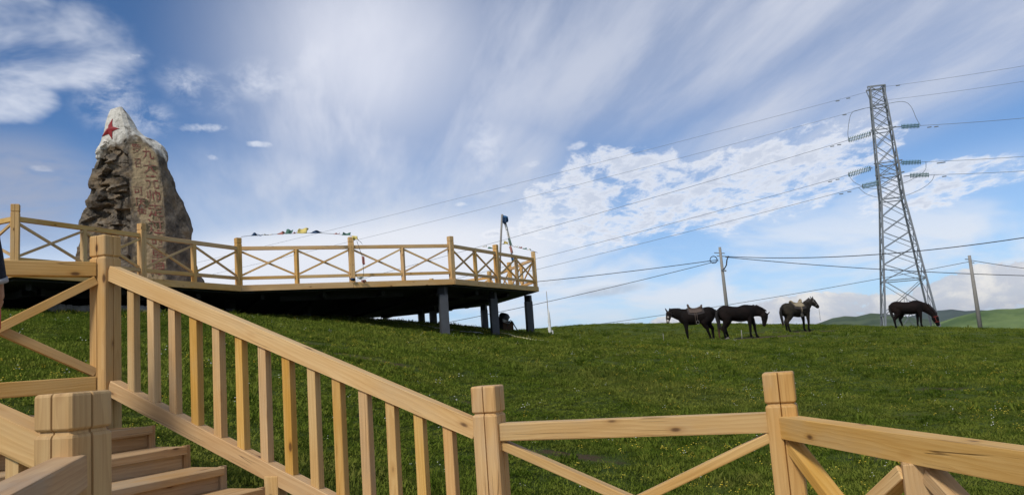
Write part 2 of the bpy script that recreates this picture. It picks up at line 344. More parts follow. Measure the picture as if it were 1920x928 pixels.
def build_ground():
    na = 540; rad = np.concatenate([[0.0], np.geomspace(.6, 4, 18)[:-1], np.linspace(4, 62, 235)[:-1], np.geomspace(62, 9000, 110)]); th = np.linspace(0, 2*math.pi, na, endpoint=False)
    RR, TT = np.meshgrid(rad[1:], th, indexing='ij'); X, Y = (RR*np.sin(TT)).ravel(), (RR*np.cos(TT)).ravel()
    X = np.concatenate([[0], X]); Y = np.concatenate([[0], Y]); Z = gz(X, Y)
    faces = [(0, 1+(k+1) % na, 1+k) for k in range(na)]
    for i in range(len(rad)-2):
        a = 1+i*na; b = a+na
        faces += [(a+k, a+(k+1) % na, b+(k+1) % na, b+k) for k in range(na)]
    def fn(t):
        p = POS(t); a = t.node('ShaderNodeAttribute', attribute_name='soil').outputs['Fac']
        n1 = t.noise(p, .55, 5, .6); n2 = t.noise(p, 5.0, 6, .7); n3 = t.noise(p, .004, 5, .6); n4 = t.noise(p, 40, 4, .7)
        c = t.mix(t.ss(n1, .3, .7), (.052, .080, .012, 1), (.095, .122, .022, 1))
        c = t.mix(t.m('MULTIPLY', t.ss(n2, .45, .75), .7), c, (.018, .034, .008, 1))
        c = t.mix(t.m('MULTIPLY', t.ss(n4, .5, .7), .35), c, (.085, .10, .03, 1))
        c = t.mix(t.ss(t.m('ADD', a, t.m('MULTIPLY', t.m('SUBTRACT', n2, .5), 1.1)), .38, .75), c, (.082, .054, .032, 1))
        D = t.vm('LENGTH', p); fc = t.mix(t.ss(n3, .38, .62), (.085, .15, .04, 1), (.14, .19, .065, 1))
        c = t.mix(t.ss(D, 90, 260), c, fc)
        return c, t.m('ADD', n2, n4), .03
    g = mesh_obj('ground', np.stack([X, Y, Z], 1), faces, material('pasture_soil_and_turf', fn, .95, spec=.1), smooth=True)
    at_ = g.data.attributes.new('soil', 'FLOAT', 'POINT'); at_.data.foreach_set('value', soil(X, Y).astype(np.float32))
    return tag(g, kind='structure')
build_ground()

def hill(name, ridge, D, depth, col, seed):
    """far hill: ridge line given by pixels at distance D, swelling up from the valley"""
    us = [p[0] for p in ridge]; vs = [p[1] for p in ridge]; nu, nd = 150, 44; V = []
    for i in range(nu):
        u = us[0]+(us[-1]-us[0])*i/(nu-1); top = at(u, float(np.interp(u, us, vs)), D=D); top.z += 27
        a = math.atan2(top.x, top.y)
        for j in range(nd):
            s = j/(nd-1)*2-1; d = D+s*depth
            prof = math.exp(-(s*1.75)**2)*(1-abs(s)**6)
            x, y = d*math.sin(a), d*math.cos(a)
            nz = mnoise.fractal(Vector((x/depth*1.6, y/depth*1.6, seed)), .9, 2.1, 5)
            V.append((x, y, -27.5+max(0, top.z)*prof*(1+.24*nz*(1 if abs(s) > .12 else .25))))
    Fc = [(i*nd+j, (i+1)*nd+j, (i+1)*nd+j+1, i*nd+j+1) for i in range(nu-1) for j in range(nd-1)]
    def fn(t):
        p = POS(t); n = t.noise(p, .009, 6, .7); n2 = t.noise(p, .03, 5, .65)
        c = t.mix(t.ss(n, .35, .65), tuple(v*.6 for v in col)+(1,), (col[0]*1.7, col[1]*1.3, col[2]*1.5, 1))
        return t.mix(t.m('MULTIPLY', t.ss(n2, .5, .72), .5), c, tuple(v*.55 for v in col)+(1,))
    return tag(mesh_obj(name, V, Fc, material(name+'_turf', fn, .95, spec=.05), smooth=True), kind='structure')
hill('hill', [(1515, 612), (1540, 603), (1562, 595), (1585, 591), (1605, 592), (1632, 585), (1660, 586), (1700, 592), (1750, 598), (1800, 606)], 1900, 500, (.055, .095, .035), 1.0)
hill('hill', [(1660, 606), (1710, 592), (1750, 583), (1785, 580), (1810, 583), (1840, 581), (1900, 583), (2000, 588), (2150, 592)], 3600, 700, (.035, .065, .035), 5.0)
hill('hill', [(1730, 612), (1760, 604), (1800, 592), (1840, 583), (1870, 579), (1900, 578), (1940, 573), (2000, 570), (2120, 575), (2250, 590)], 1250, 330, (.095, .17, .045), 9.0)

# ------------------------------------------------------------------ near stair, landing and railings
ES = Vector((math.sin(R(110.5)), math.cos(R(110.5)), 0)); NN = Vector((math.sin(R(20.5)), math.cos(R(20.5)), 0)); UP = Vector((0, 0, 1))
def sn(s, n, z): return ES*s+NN*n+UP*z
def onk(u, v, k): d = ray(u, v); return Vector(d*(k/(NN.x*d[0]+NN.y*d[1])))
def post_section(w, inset, kerf):
    h = w/2-inset; c = .007; k = kerf; pts = []
    for q in range(4):
        a = q*math.pi/2; ca, sa = math.cos(a), math.sin(a)
        loc = [(h, -h+c), (h, -k), (h-(.014 if k else 0), 0), (h, k), (h, h-c)]
        pts += [(x*ca-y*sa, x*sa+y*ca) for x, y in loc]
    return pts
def stack(levels, w, kerf):
    V, Fc = [], []; m = 20
    for z, ins in levels: V += [(z, x, y) for x, y in post_section(w, ins, kerf)]
    for i in range(len(levels)-1): Fc += [(i*m+k, i*m+(k+1) % m, (i+1)*m+(k+1) % m, (i+1)*m+k) for k in range(m)]
    Fc += [tuple(range(m))[::-1], tuple((len(levels)-1)*m+k for k in range(m))]
    return V, Fc
def post(base, top_z, w, parent, head=.155, axis=None, name='post', kerf=.0035, mat=None):
    mat = mat or WOOD
    base = Vector(base); H = top_z-base.z; ax = axis or NN
    z = UP; y = Vector((ax.x, ax.y, 0)).normalized(); x2 = z; m = Matrix((x2, y, x2.cross(y))).transposed().to_4x4(); m.translation = base
    b = H-head
    V, Fc = stack([(0, 0), (b-.012, 0), (b-.004, .003), (b, .009), (b+.012, .012)], w, kerf); p = mesh_obj(name, V, Fc, mat, parent, m)
    V, Fc = stack([(b+.009, .006), (b+.013, .002), (b+.017, 0), (H-.010, 0), (H-.004, .002), (H, .007)], w, kerf)
    c = mesh_obj('post_cap', V, Fc, mat, p, m); p['grain'] = random.random(); c['grain'] = p['grain']
    return p
PW = .145
K = 4.2
A0, B0, C0 = onk(197.5, 470, K), onk(915, 750, K), onk(1462, 730, K)
zA, zB, zC = onk(197.5, 443.5, K).z, onk(915, 722.5, K).z, onk(1461, 697, K).z
LAND = -1.37
sA, sB, sC = A0.dot(ES), B0.dot(ES), C0.dot(ES)
rt = thing('stair_railing', 'sloping pine stair railing with a row of square balusters between two posts', 'railing', (A0.x, A0.y, -1.0))
post((A0.x, A0.y, gz1(A0.x, A0.y)-.2), zA, PW, rt); post((B0.x, B0.y, gz1(B0.x, B0.y)-.2), zB, PW, rt, mat=HONEY)
def rail_on(s0, z0, s1, z1, name, h=.102, w=.09, n=K): return beam(name, sn(s0, n, z0), sn(s1, n, z1), w, h, WOOD, rt)
ztop = lambda s: .835+(s-(-4.60))*(-.345-.835)/(-1.86+4.60)       # top edge of the handrail
zlow = lambda s: .050+(s-(-4.60))*(-.61-.050)/(-3.20+4.60)*.955
hh = .102/math.cos(math.atan(.43))/2
rail_on(sA+PW/2-.004, ztop(sA+PW/2)-hh, sB-PW/2+.004, ztop(sB-PW/2)-hh, 'handrail')
rail_on(sA+PW/2-.004, zlow(sA+PW/2)-hh, sB-PW/2+.004, zlow(sB-PW/2)-hh, 'bottom_rail')
for i in range(14):
    s = sA+.072+(sB-sA-.145)*(i+1)/15+random.uniform(-.004, .004)
    beam('baluster', sn(s, K, zlow(s)-.02), sn(s, K, ztop(s)-2*hh+.02), .058, .058, HONEY if i == 7 else WOOD, rt, .004)
s = onk(517, 905, K).dot(ES); beam('support_post', sn(s, K, gz1(*sn(s, K, 0).xy)-.2), sn(s, K, zlow(s)-hh*1.2), .10, .10, WOOD, rt)

lr = thing('landing_railing', 'pine landing railing with crossed braces and a carved corner post over the grass', 'railing', (C0.x, C0.y, LAND))
post((C0.x, C0.y, LAND-.25), zC, PW, lr, mat=HONEY)
def bay(parent, p0, p1, ztop_, zl, w=.09, h=.10, bw=.075, bh=.06, low_h=.09, half=False, mat=WOOD, off=(PW/2-.004)):
    """top rail, bottom rail and one X of braces between two post centres"""
    d = (p1-p0); d.z = 0; L = d.length; d.normalize(); a, b = p0+d*off, p1-d*off; y = Vector((-d.y, d.x, 0))
    P = lambda q, z: Vector((q.x, q.y, z))
    beam('top_rail', P(a, ztop_-h/2), P(b, ztop_-h/2), w, h, mat, parent, .007)
    beam('bottom_rail', P(a, zl-low_h/2), P(b, zl-low_h/2), w*.9, low_h, mat, parent, .006)
    hi, lo = ztop_-h, zl; e = bh*.45
    beam('brace', P(a, hi-e)+y*.010, P(b, lo+e)+y*.010, bw, bh, mat, parent, .004)
    beam('brace', P(a, lo+e)-y*.010, P(b, hi-e)-y*.010, bw, bh, mat, parent, .004)
bay(lr, Vector((B0.x, B0.y, 0)), Vector((C0.x, C0.y, 0)), -.372, -1.13, mat=HONEY, h=.095, bh=.046)
G0 = Vector((C0.x, C0.y, 0)); GD = Vector((1.447-1.209, 2.405-3.957, 0)).normalized(); 
mid, end = G0+GD*1.02, G0+GD*2.02
b1 = beam('mid_post', (mid.x, mid.y, LAND-.05), (mid.x, mid.y, -.389-.10), .115, .115, WOOD, lr, .006)
post((end.x, end.y, LAND-.25), zC, PW, lr)
y_ = Vector((-GD.y, GD.x, 0))
a, b = G0+GD*.045, end-GD*.07
beam('top_rail', (a.x, a.y, -.389-.052), (b.x, b.y, -.389-.052), .098, .104, WOOD, lr, .008)
beam('bottom_rail', (a.x, a.y, -1.17), (b.x, b.y, -1.17), .08, .09, WOOD, lr)
for q0, q1 in ((G0+GD*.06, mid-GD*.055), (mid+GD*.055, end-GD*.07)):
    beam('brace', Vector((q0.x, q0.y, -.53))+y_*.01, Vector((q1.x, q1.y, -1.09))+y_*.01, .075, .055, WOOD, lr, .004)
    beam('brace', Vector((q0.x, q0.y, -1.09))-y_*.01, Vector((q1.x, q1.y, -.53))-y_*.01, .075, .055, WOOD, lr, .004)

ul = thing('upper_landing_railing', 'pine railing with crossed braces running out from the tall grooved post at the stair head', 'railing', (A0.x, A0.y, -.17))
UD = Vector((math.sin(R(228)), math.cos(R(228)), 0)); u0 = Vector((A0.x, A0.y, 0)); u1 = u0+UD*1.28; u2 = u0+UD*2.8
bay(ul, u0, u1, .838, .055, bh=.058, low_h=.10)
post((u1.x, u1.y, -.45), zA, PW, ul)

D0 = at(138, 780, D=2.78); zD = at(138, 735, D=2.78).z
dr = thing('near_stair_railing', 'thick pine newel post with worn orange faces and two rails meeting it', 'railing', (D0.x, D0.y, LAND))
post((D0.x, D0.y, LAND-.2), zD, .150, dr, head=.118, kerf=.004, mat=HONEY)
sD = D0.dot(ES); nD = D0.dot(NN)
sl_ = .35
def dpt(s, z): return sn(s, nD, z)
beam('handrail', dpt(sD-.06, -.150-.05+.0), dpt(sD-2.4, -.150-.05+2.34*sl_), .092, .105, WOOD, dr, .008)
beam('bottom_rail', dpt(sD-.06, -.88), dpt(sD-2.4, -.88+2.34*sl_), .09, .10, WOOD, dr, .006)
for i in range(12):
    s = sD-.22-i*.18; beam('baluster', dpt(s, -.88+(sD-.06-s)*sl_), dpt(s, -.20+(sD-.06-s)*sl_), .058, .058, WOOD, dr, .004)
post((*sn(sD-2.45, nD, 0).xy, -.6), zD+1.06, PW, dr)
e0, e1 = D0.copy(), Vector((-.86, 1.04, 0)); dd = Vector((e1.x-e0.x, e1.y-e0.y, 0)).normalized()
e0 = e0+dd*.045; 
beam('top_rail', (e0.x, e0.y, -.199-.05), (e1.x, e1.y, -.199-.05), .092, .10, TREAD, dr, .008)
beam('bottom_rail', (e0.x, e0.y, -1.05), (e1.x, e1.y, -1.05), .08, .09, WOOD, dr)
post((e1.x, e1.y, LAND-.2), -.02, PW, dr)

# stair: treads, risers, end boards
st = thing('wooden_staircase', 'weathered timber steps climbing beside the baluster railing', 'staircase', sn(-2.0, 3.0, -1.9))
EA = R(27); EE = Vector((math.sin(EA), math.cos(EA), 0)); RUN, RISE = .285, .132
EP = Vector((-EE.y, EE.x, 0))                     # up the stair
for i in range(-6, 3):
    s_r = -3.52-i*.283 ; z = -.556+i*RISE
    if z < LAND+.05: continue
    pr = sn(s_r, 4.06, z); pl = pr-EE*2.18
    fr = lambda p, d, dz: Vector((p.x, p.y, p.z+dz))+EP*d
    beam('tread', fr(pl, .145, -.0235), fr(pr, .145, -.0235), .33, .047, TREAD, st, .006, rough=.003)
    beam('riser', fr(pl, .035, -.047-.0425), fr(pr, .035, -.047-.0425)-EE*.01, .03, .085, TREAD, st, .003)
    beam('end_board', fr(pr, .012, -.142)+EE*.012, fr(pr, .012, .004)+EE*.012, .022, .05, TREAD, st, .003, upv=EE)
for n_off in (-.08, -1.1, -2.1):
    p0 = sn(-3.52+6*.283, 4.06, -.556-6*RISE-.30)+EE*n_off+EP*.1; p1 = sn(-3.52-4*.283, 4.06, -.556+4*RISE-.30)+EE*n_off+EP*.1
    beam('stringer', p0, p1, .05, .20, TREAD, st)
ld = thing('stair_landing', 'plank floor of the lower landing between the pine railings', 'landing', sn(-1.0, 3.0, LAND-.3))
for i in range(22):
    n0 = 4.16-.15*i
    beam('plank', sn(-1.72 if i < 16 else -1.35, n0, LAND-.02), sn(.05, n0, LAND-.02), .142, .04, TREAD, ld, .004)
for s, n in ((-1.6, 3.9), (-.2, 3.9), (-1.6, 2.0), (-.2, 1.2)): beam('support_post', sn(s, n, -2.4), sn(s, n, LAND-.04), .12, .12, TREAD, ld)
ug = thing('upper_landing', 'small plank landing at the head of the timber steps', 'landing', sn(-5.1, 3.0, -.4))
for i in range(8):
    n0 = 4.1-.15*i; p0 = sn(-4.72-.0*i, n0, -.195)
for i in range(12):
    q = sn(-4.46-i*.145, 3.98, -.195); beam('plank', q, q-NN*2.2, .138, .04, TREAD, ug, .004)
beam('riser', sn(-4.37, 3.98, -.26), sn(-4.37, 1.8, -.26), .03, .09, TREAD, ug, .003)
for s, n in ((-5.6, 3.4), (-6.2, 3.4), (-5.2, 2.0), (-6.2, 2.0)):
    q = sn(s, n, 0); beam('support_post', (q.x, q.y, gz1(q.x, q.y)-.3), (q.x, q.y, -.215), .12, .12, TREAD, ug)

# ------------------------------------------------------------------ viewing platform
DZ = 2.35
V20, V450, V850, V1008 = [Vector((x, y, 0)) for x, y in ((-9.77, 15.49), (-7.345, 21.34), (-1.784, 23.774), (.843, 28.92))]
rest = [Vector((x, y, 0)) for x, y in ((-1.0, 34.7), (-6.4, 37.4), (-12.4, 35.6), (-18.5, 31.0), (-20.0, 24.0), (-15.4, 17.9))]
OUT = [V20, V450, V850, V1008]+rest
pf = thing('viewing_platform', 'raised viewing platform with pine fascia boards on dark steel pillars', 'platform', (-6, 27, 1.2))
poly = [(p.x, p.y) for p in OUT]; N = len(poly)
def slab(name, inset, z0, z1, mat):
    c = Vector((-8, 26)); pts = []
    for i, p in enumerate(OUT):
        a, b, c2 = OUT[i-1], p, OUT[(i+1) % N]; d1, d2 = (b-a).normalized(), (c2-b).normalized()
        nrm = (Vector((-d1.y, d1.x, 0))+Vector((-d2.y, d2.x, 0))).normalized(); pts.append(p+nrm*inset/max(.5, nrm.dot(Vector((-d1.y, d1.x, 0)))))
    V = [(p.x, p.y, z) for z in (z0, z1) for p in pts]
    tri = tessellate_polygon([[Vector((p.x, p.y, 0)) for p in pts]])
    Fc = [tuple(f) for f in tri]+[tuple(i+N for i in f) for f in tri]+[(i, (i+1) % N, N+(i+1) % N, N+i) for i in range(N)]
    bm = bmesh.new(); me = bpy.data.meshes.new('t'); me.from_pydata(V, [], Fc); bm.from_mesh(me); bmesh.ops.recalc_face_normals(bm, faces=bm.faces)
    return bm_obj(name, bm, mat, pf)
slab('floor', .03, DZ-.05, DZ-.003, TREAD)
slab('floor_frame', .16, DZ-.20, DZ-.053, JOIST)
for i in range(N):
    a, b = OUT[i], OUT[(i+1) % N]; d = (b-a).normalized(); y = Vector((-d.y, d.x, 0))
    L = (b-a).length; k = max(1, round(L/3.0))
    for j in range(k):
        p, q = a+d*(L*j/k+.004), a+d*(L*(j+1)/k-.004)
        beam('fascia_board', Vector((p.x, p.y, DZ-.08)), Vector((q.x, q.y, DZ-.08)), .05, .165, WOOD, pf, .004)
    ai, bi = a+y*1.5+d*1.2, b+y*1.5-d*1.2
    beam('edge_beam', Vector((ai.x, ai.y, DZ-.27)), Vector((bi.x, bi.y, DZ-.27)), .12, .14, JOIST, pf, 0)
for k in range(-4, 6):
    c = Vector((-9+k*1.9, 26.5, DZ-.265)); d = Vector((-.42, .91, 0))
    # joists cut to the platform outline
    ts = []
    for i in range(N):
        a, b = OUT[i], OUT[(i+1) % N]; e = b-a; den = d.x*(-e.y)+d.y*e.x
        if abs(den) < 1e-6: continue
        w = a-c; tt = (w.x*(-e.y)+w.y*e.x)/den; ss_ = (d.x*w.y-d.y*w.x)/den
        if 0 <= ss_ <= 1: ts.append(tt)
    if len(ts) >= 2:
        t0, t1 = min(ts)+.8, max(ts)-.8
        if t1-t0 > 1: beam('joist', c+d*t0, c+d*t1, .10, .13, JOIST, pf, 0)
PIL = [at(833, 600, D=24.0), at(927, 600, D=27.2), at(993, 600, D=30.0), at(431, 560, D=25.0), at(790, 590, D=34.0), at(812, 590, D=31.5), at(908, 590, D=33.5), at(575, 570, D=29), at(100, 560, D=21)]
PIL += [Vector((-12, 33, 0)), Vector((-17, 28, 0)), Vector((-17, 22, 0))]
for p in PIL: beam('pillar', Vector((p.x, p.y, gz1(p.x, p.y)-.25)), Vector((p.x, p.y, DZ-.43 if p is not None else 0)), .25, .25, PILLAR, pf, .004, upv=Vector((math.sin(R(-18)), math.cos(R(-18)), 0)))
for p in PIL:
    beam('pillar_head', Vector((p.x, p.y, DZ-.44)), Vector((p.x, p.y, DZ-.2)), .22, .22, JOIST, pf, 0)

pr_ = thing('platform_railing', 'pine railing with crossed braces round the edge of the viewing platform', 'railing', (V850.x, V850.y, DZ))
def pbay(p, q):
    d = (q-p).normalized(); m = (p+q)/2
    beam('mid_post', (m.x, m.y, DZ+.0), (m.x, m.y, DZ+.965), .10, .10, WOOD, pr_, .005)
    for a, b in ((p, m), (m, q)): 
        o0, o1 = (.07, .045) if a is p else (.045, .07)
        y = Vector((-d.y, d.x, 0)); a2, b2 = a+d*o0, b-d*o1
        P = lambda v, z, s=0: Vector((v.x, v.y, DZ+z))+y*s
        beam('brace', P(a2, .93, .018), P(b2, .27, .018), .038, .05, WOOD, pr_, .003); beam('brace', P(a2, .27, -.022), P(b2, .93, -.022), .038, .05, WOOD, pr_, .003)
        beam('bottom_rail', P(a2, .20), P(b2, .20), .08, .085, WOOD, pr_, .005)
    a2, b2 = p+d*.068, q-d*.068
    beam('top_rail', P(a2, 1.012), P(b2, 1.012), .085, .098, WOOD, pr_, .006)
INS = .09
RING = []
for i in range(N):
    a, b = OUT[i], OUT[(i+1) % N]; L = (b-a).length; k = max(1, round(L/3.05))
    for j in range(k): RING.append(a+(b-a)*(j/k))
cen = Vector((-8.5, 27, 0))
def inward(i):
    p = RING[i]; d = (RING[(i+1) % len(RING)]-RING[i-1]).normalized(); return p+Vector((-d.y, d.x, 0))*INS
RI = [inward(i) for i in range(len(RING))]
for i, p in enumerate(RI):
    d = (RI[(i+1) % len(RI)]-RI[i-1]).normalized()
    post((p.x, p.y, DZ-.003), DZ+1.30, .15, pr_, head=.16, axis=d)
    pbay(p, RI[(i+1) % len(RI)])

# ------------------------------------------------------------------ rock monument
MAZ = R(-25.6); MF = Vector((math.sin(MAZ), math.cos(MAZ), 0)); MR = Vector((math.cos(MAZ), -math.sin(MAZ), 0)); MD = 26.0
MO = MF*MD; ZB = 1.9
def rockpt(u, v):
    d = Vector(ray(u, v)); d = d*(MD/d.dot(MF)); return d.dot(MR), d.z
PROF = [  # photo rows: left, ridge, panel edge, right
    (204, 207, 224, 229, 232), (215, 203, 227, 236, 242), (228, 199, 230, 240, 251), (240, 196, 233, 245, 258), (256, 191, 236, 256, 276), (263, 189, 238, 268, 298), (272, 186, 239, 276, 309), (283, 178, 240, 290, 311), (300, 176, 241, 298, 314),
    (315, 171, 242, 300, 319), (330, 170, 243, 302, 325), (345, 167, 243, 303, 330), (356, 170, 243, 304, 333), (372, 161, 244, 305, 341), (385, 158, 244, 306, 347), (396, 152, 244, 307, 351), (410, 149, 245, 308, 357), (430, 148, 245, 309, 362), (460, 143, 245, 310, 362),
    (485, 141, 245, 311, 363), (510, 139, 245, 312, 372), (530, 137, 245, 313, 382), (560, 134, 245, 314, 388), (590, 132, 245, 314, 390)]
def build_monument():
    root = thing('monument_stone', 'tall carved rock monument with white painted peak, red star and red characters', 'monument', MO+UP*ZB)
    rows = [(rockpt((p[1]+p[4])/2, p[0])[1], [rockpt(u, p[0])[0] for u in p[1:]]) for p in PROF]
    zs = [r[0] for r in rows][::-1]; cols = [[r[1][k] for r in rows][::-1] for k in range(4)]
    nz, nper = 210, 190; z0, z1 = ZB-.2, zs[-1]; V, colr = [], []
    for i in range(nz):
        z = z0+(z1-z0)*i/(nz-1); L, G, Q, T = [float(np.interp(z, zs, c)) for c in cols]; f = (z1-z)/(z1-z0)
        dep = .35+.75*min(1, f*1.6)
        corner = [(L, .30*dep), (L+(G-L)*.5, -.20*dep), (G, -.52*dep), (Q, -.46*dep), (T-(T-Q)*.18, -.05), (T, .35*dep), (T-(T-Q)*.4, .95*dep), ((L+T)/2, 1.15*dep), (L+(T-L)*.12, .95*dep)]
        cw = [(corner[(k+1) % 9][0]-corner[k][0], corner[(k+1) % 9][1]-corner[k][1]) for k in range(9)]
        share = [26, 30, 40, 24, 14, 16, 16, 14, 10]
        for k in range(9):
            for q in range(share[k]):
                tq = q/share[k]; a, b = corner[k][0]+cw[k][0]*tq, corner[k][1]+cw[k][1]*tq
                ln = math.hypot(*cw[k]) or 1; nx, ny = cw[k][1]/ln, -cw[k][0]/ln
                p = Vector((a, b, z))
                crag = mnoise.fractal(p*1.6, 1.0, 2.0, 5)*.10
                if k in (0, 1, 8):      # broken, layered side
                    lay = mnoise.noise(Vector((a*1.4, b*1.4, z*5.5))); blk = mnoise.cell(Vector((a*2.6+lay, b*2.6, z*3.4+.6*lay+.5*a)))
                    w = min(1, max(0, (zs[-1]-.95-z)/.5)); sil = min(1, (tq if k == 0 else 1)*3.0) if k != 8 else .25; crag = crag*1.2+w*(.20*(blk-.5)+.05*lay+.12*mnoise.noise(Vector((a*1.1, b*1.1, z*1.7+5))))*(.35+.65*sil)
                elif k == 2: crag = crag*.16+.012*mnoise.noise(p*9)
                elif k == 3: crag = crag*.55
                else: crag *= .9
                capw = min(1, max(0, (z-(zs[-1]-1.25))/.35)); crag *= 1-.78*capw
                V.append(MR*(a+nx*crag)+MF*(b+ny*crag)+UP*(z+.03*mnoise.noise(p*2.5+Vector((9, 0, 0)))))
    n1 = sum(share)
    Fc = [(i*n1+k, i*n1+(k+1) % n1, (i+1)*n1+(k+1) % n1, (i+1)*n1+k) for i in range(nz-1) for k in range(n1)]
    V = [v+MO-(MO+UP*ZB) for v in V]
    top = V[-n1:]; cc = sum(top, Vector())/n1+UP*.03; V.append(cc); Fc += [((nz-1)*n1+k, (nz-1)*n1+(k+1) % n1, len(V)-1) for k in range(n1)]
    # painted and stained areas: where the paint was put, in the stone's own coordinates
    wl = {'x': [rockpt(u, 280)[0] for u in (176, 190, 205, 225, 240, 252, 262, 285, 300, 313)], 'z': [rockpt(240, v)[1] for v in (298, 286, 274, 268, 268, 264, 262, 276, 286, 300)]}
    cols_ = np.zeros((len(V), 3), np.float32)
    pl = lambda z: float(np.interp(z, zs, cols[1])); pq = lambda z: float(np.interp(z, zs, cols[2]))
    bt = rockpt(250, 262)[1]
    for i, v in enumerate(V):
        w_ = v+UP*ZB+MO; a = w_.dot(MR); b = w_.dot(MF)-MD; z = w_.z; q = Vector((a, b, z))
        n1_ = mnoise.fractal(q*2.2, .8, 2.0, 5); n2_ = mnoise.fractal(q*5+Vector((3, 1, 7)), .8, 2, 5); drip = mnoise.noise(Vector((a*9, b*9, z*.9)))
        white = (z-float(np.interp(a, wl['x'], wl['z'])))*5+n1_*.8+drip*.6+n2_*.35
        cols_[i, 0] = min(1, max(0, white+.4))*min(1, max(0, .93+.5*min(0, n2_+.12)*(1.6 if a > pl(z) else .5)*2))
        k0 = .5; g0, q0 = pl(z)+.08+.12*n1_, pq(z)-.05+.10*n1_
        inb = min((a-g0)*9, (q0-a)*9, (bt-z)*4+n1_*1.5) if b < .2 else -1
        cols_[i, 1] = min(1, max(0, inb+.3))*(1 if z > rockpt(262, 405)[1]+.3*n1_ or a > rockpt(265, 430)[0]+.1*n1_ or z < rockpt(250, 455)[1] else 0.15)
        cols_[i, 2] = min(1, max(0, .5+.9*n1_+.5*n2_))
    def fn(t):
        at_ = t.node('ShaderNodeAttribute', attribute_name='paint').outputs['Vector']; s = t.xyz(at_); p = OBJ(t)
        n = t.noise(p, 3.0, 7, .68); n2 = t.noise(p, 14, 6, .65); st_ = t.noise(t.vm('MULTIPLY', p, (2.2, 2.2, .5)), 2.4, 5, .6)
        c = t.ramp(n, [(.30, (.026, .024, .022)), (.45, (.098, .082, .064)), (.59, (.185, .155, .117)), (.78, (.30, .25, .185))])
        c = t.mix(t.m('MULTIPLY', t.ss(n2, .56, .72), .55), c, (.27, .245, .205, 1))
        c = t.mix(t.m('MULTIPLY', t.ss(st_, .5, .7), .5), c, (.03, .028, .026, 1))
        c = t.mix(t.m('MULTIPLY', t.ss(t.noise(p, 1.5, 6, .7, .5), .46, .64), .55), c, (.20, .135, .070, 1))
        och = t.mix(t.ss(n, .35, .65), (.40, .31, .185, 1), (.29, .22, .13, 1)); och = t.mix(t.ss(t.noise(p, 2.3, 6, .65, 0.4), .50, .60), och, (.085, .072, .042, 1))
        c = t.mix(s[1], c, och)
        wht = t.mix(t.ss(n2, .35, .7), (.74, .71, .64, 1), (.56, .53, .46, 1)); wht = t.mix(t.m('MULTIPLY', t.ss(t.noise(p, 5, 6, .7), .58, .68), .7), wht, (.16, .14, .12, 1))
        c = t.mix(s[0], c, wht)
        return c, t.m('ADD', n, t.m('MULTIPLY', n2, .5)), .05
    body = mesh_obj('rock_body', V, Fc, material('painted_rock', fn, .9, spec=.15), root, Matrix.Translation(MO+UP*ZB))
    a_ = body.data.attributes.new('paint', 'FLOAT_VECTOR', 'POINT'); a_.data.foreach_set('vector', cols_.ravel())
    bm = bmesh.new(); bm.from_mesh(body.data); bmesh.ops.recalc_face_normals(bm, faces=bm.faces); bm.to_mesh(body.data)
    bvh = BVHTree.FromBMesh(bm); bm.free(); org = MO+UP*ZB
    REDP = material('faded_red_paint', lambda t: t.mix(t.ss(t.noise(OBJ(t), 7, 6, .75), .42, .60), (.19, .05, .042, 1), (.24, .175, .11, 1)), .85)
    STARP = material('red_star_paint', lambda t: t.mix(t.noise(OBJ(t), 9, 5, .6), (.34, .025, .03, 1), (.22, .02, .02, 1)), .6)
    def hit(u, v):
        d = Vector(ray(u, v)).normalized(); return bvh.ray_cast(-org, d)
    def stick(verts2d, faces, center, right, upv, nrm, mat, name, lift, thick):
        V = []; base = [0]*len(verts2d)
        pts = []
        for x, y in verts2d:
            s = center+right*x+upv*y+nrm*.9; h = bvh.ray_cast(s, -nrm)
            p = (h[0] if h[0] is not None and abs((h[0]-center).dot(nrm)) < .3 else center+right*x+upv*y); pts.append(p)
        n = len(pts); V = [p-nrm*.03 for p in pts]+[p+nrm*(lift+(thick[i] if thick else 0)) for i, p in enumerate(pts)]
        cnt = {}
        for f in faces:
            for i in range(len(f)):
                e = (f[i], f[(i+1) % len(f)]); cnt[tuple(sorted(e))] = cnt.get(tuple(sorted(e)), [])+[e]
        Fs = [tuple(i+n for i in f) for f in faces]+[tuple(f[::-1]) for f in faces]
        Fs += [(es[0][0], es[0][1], es[0][1]+n, es[0][0]+n) for es in cnt.values() if len(es) == 1]
        return mesh_obj(name, V, Fs, mat, root, Matrix.Translation(org))
    def glyph(ch, u, v, hpx, wpx, lean=.09):
        h = hit(u, v)
        if h[0] is None: return
        cu = bpy.data.curves.new('t', 'FONT'); cu.body = ch; cu.size = 1.0; cu.align_x = 'CENTER'; cu.align_y = 'CENTER'; cu.offset = .004; cu.resolution_u = 2
        ob = bpy.data.objects.new('t', cu); COL.objects.link(ob); dg = bpy.context.evaluated_depsgraph_get(); me = bpy.data.meshes.new_from_object(ob.evaluated_get(dg))
        bpy.data.objects.remove(ob)
        bm = bmesh.new(); bm.from_mesh(me); bmesh.ops.remove_doubles(bm, verts=bm.verts, dist=1e-4); bmesh.ops.triangulate(bm, faces=bm.faces)
        vs = [(w.co.x, w.co.y) for w in bm.verts]; fs = [tuple(w.index for w in f.verts) for f in bm.faces]; bm.free()
        if not vs: return
        xs = [a for a, b in vs]; ys = [b for a, b in vs]; cx, cy = (min(xs)+max(xs))/2, (min(ys)+max(ys))/2
        m = MD*1.02/F; sx = wpx*m/(max(xs)-min(xs)); sy = hpx*m/(max(ys)-min(ys))
        # ground through the face: right along the panel, up along its slope
        hr, hu = hit(u+14, v), hit(u, v-12); nrm = Vector((h[1].x, h[1].y, h[1].z))
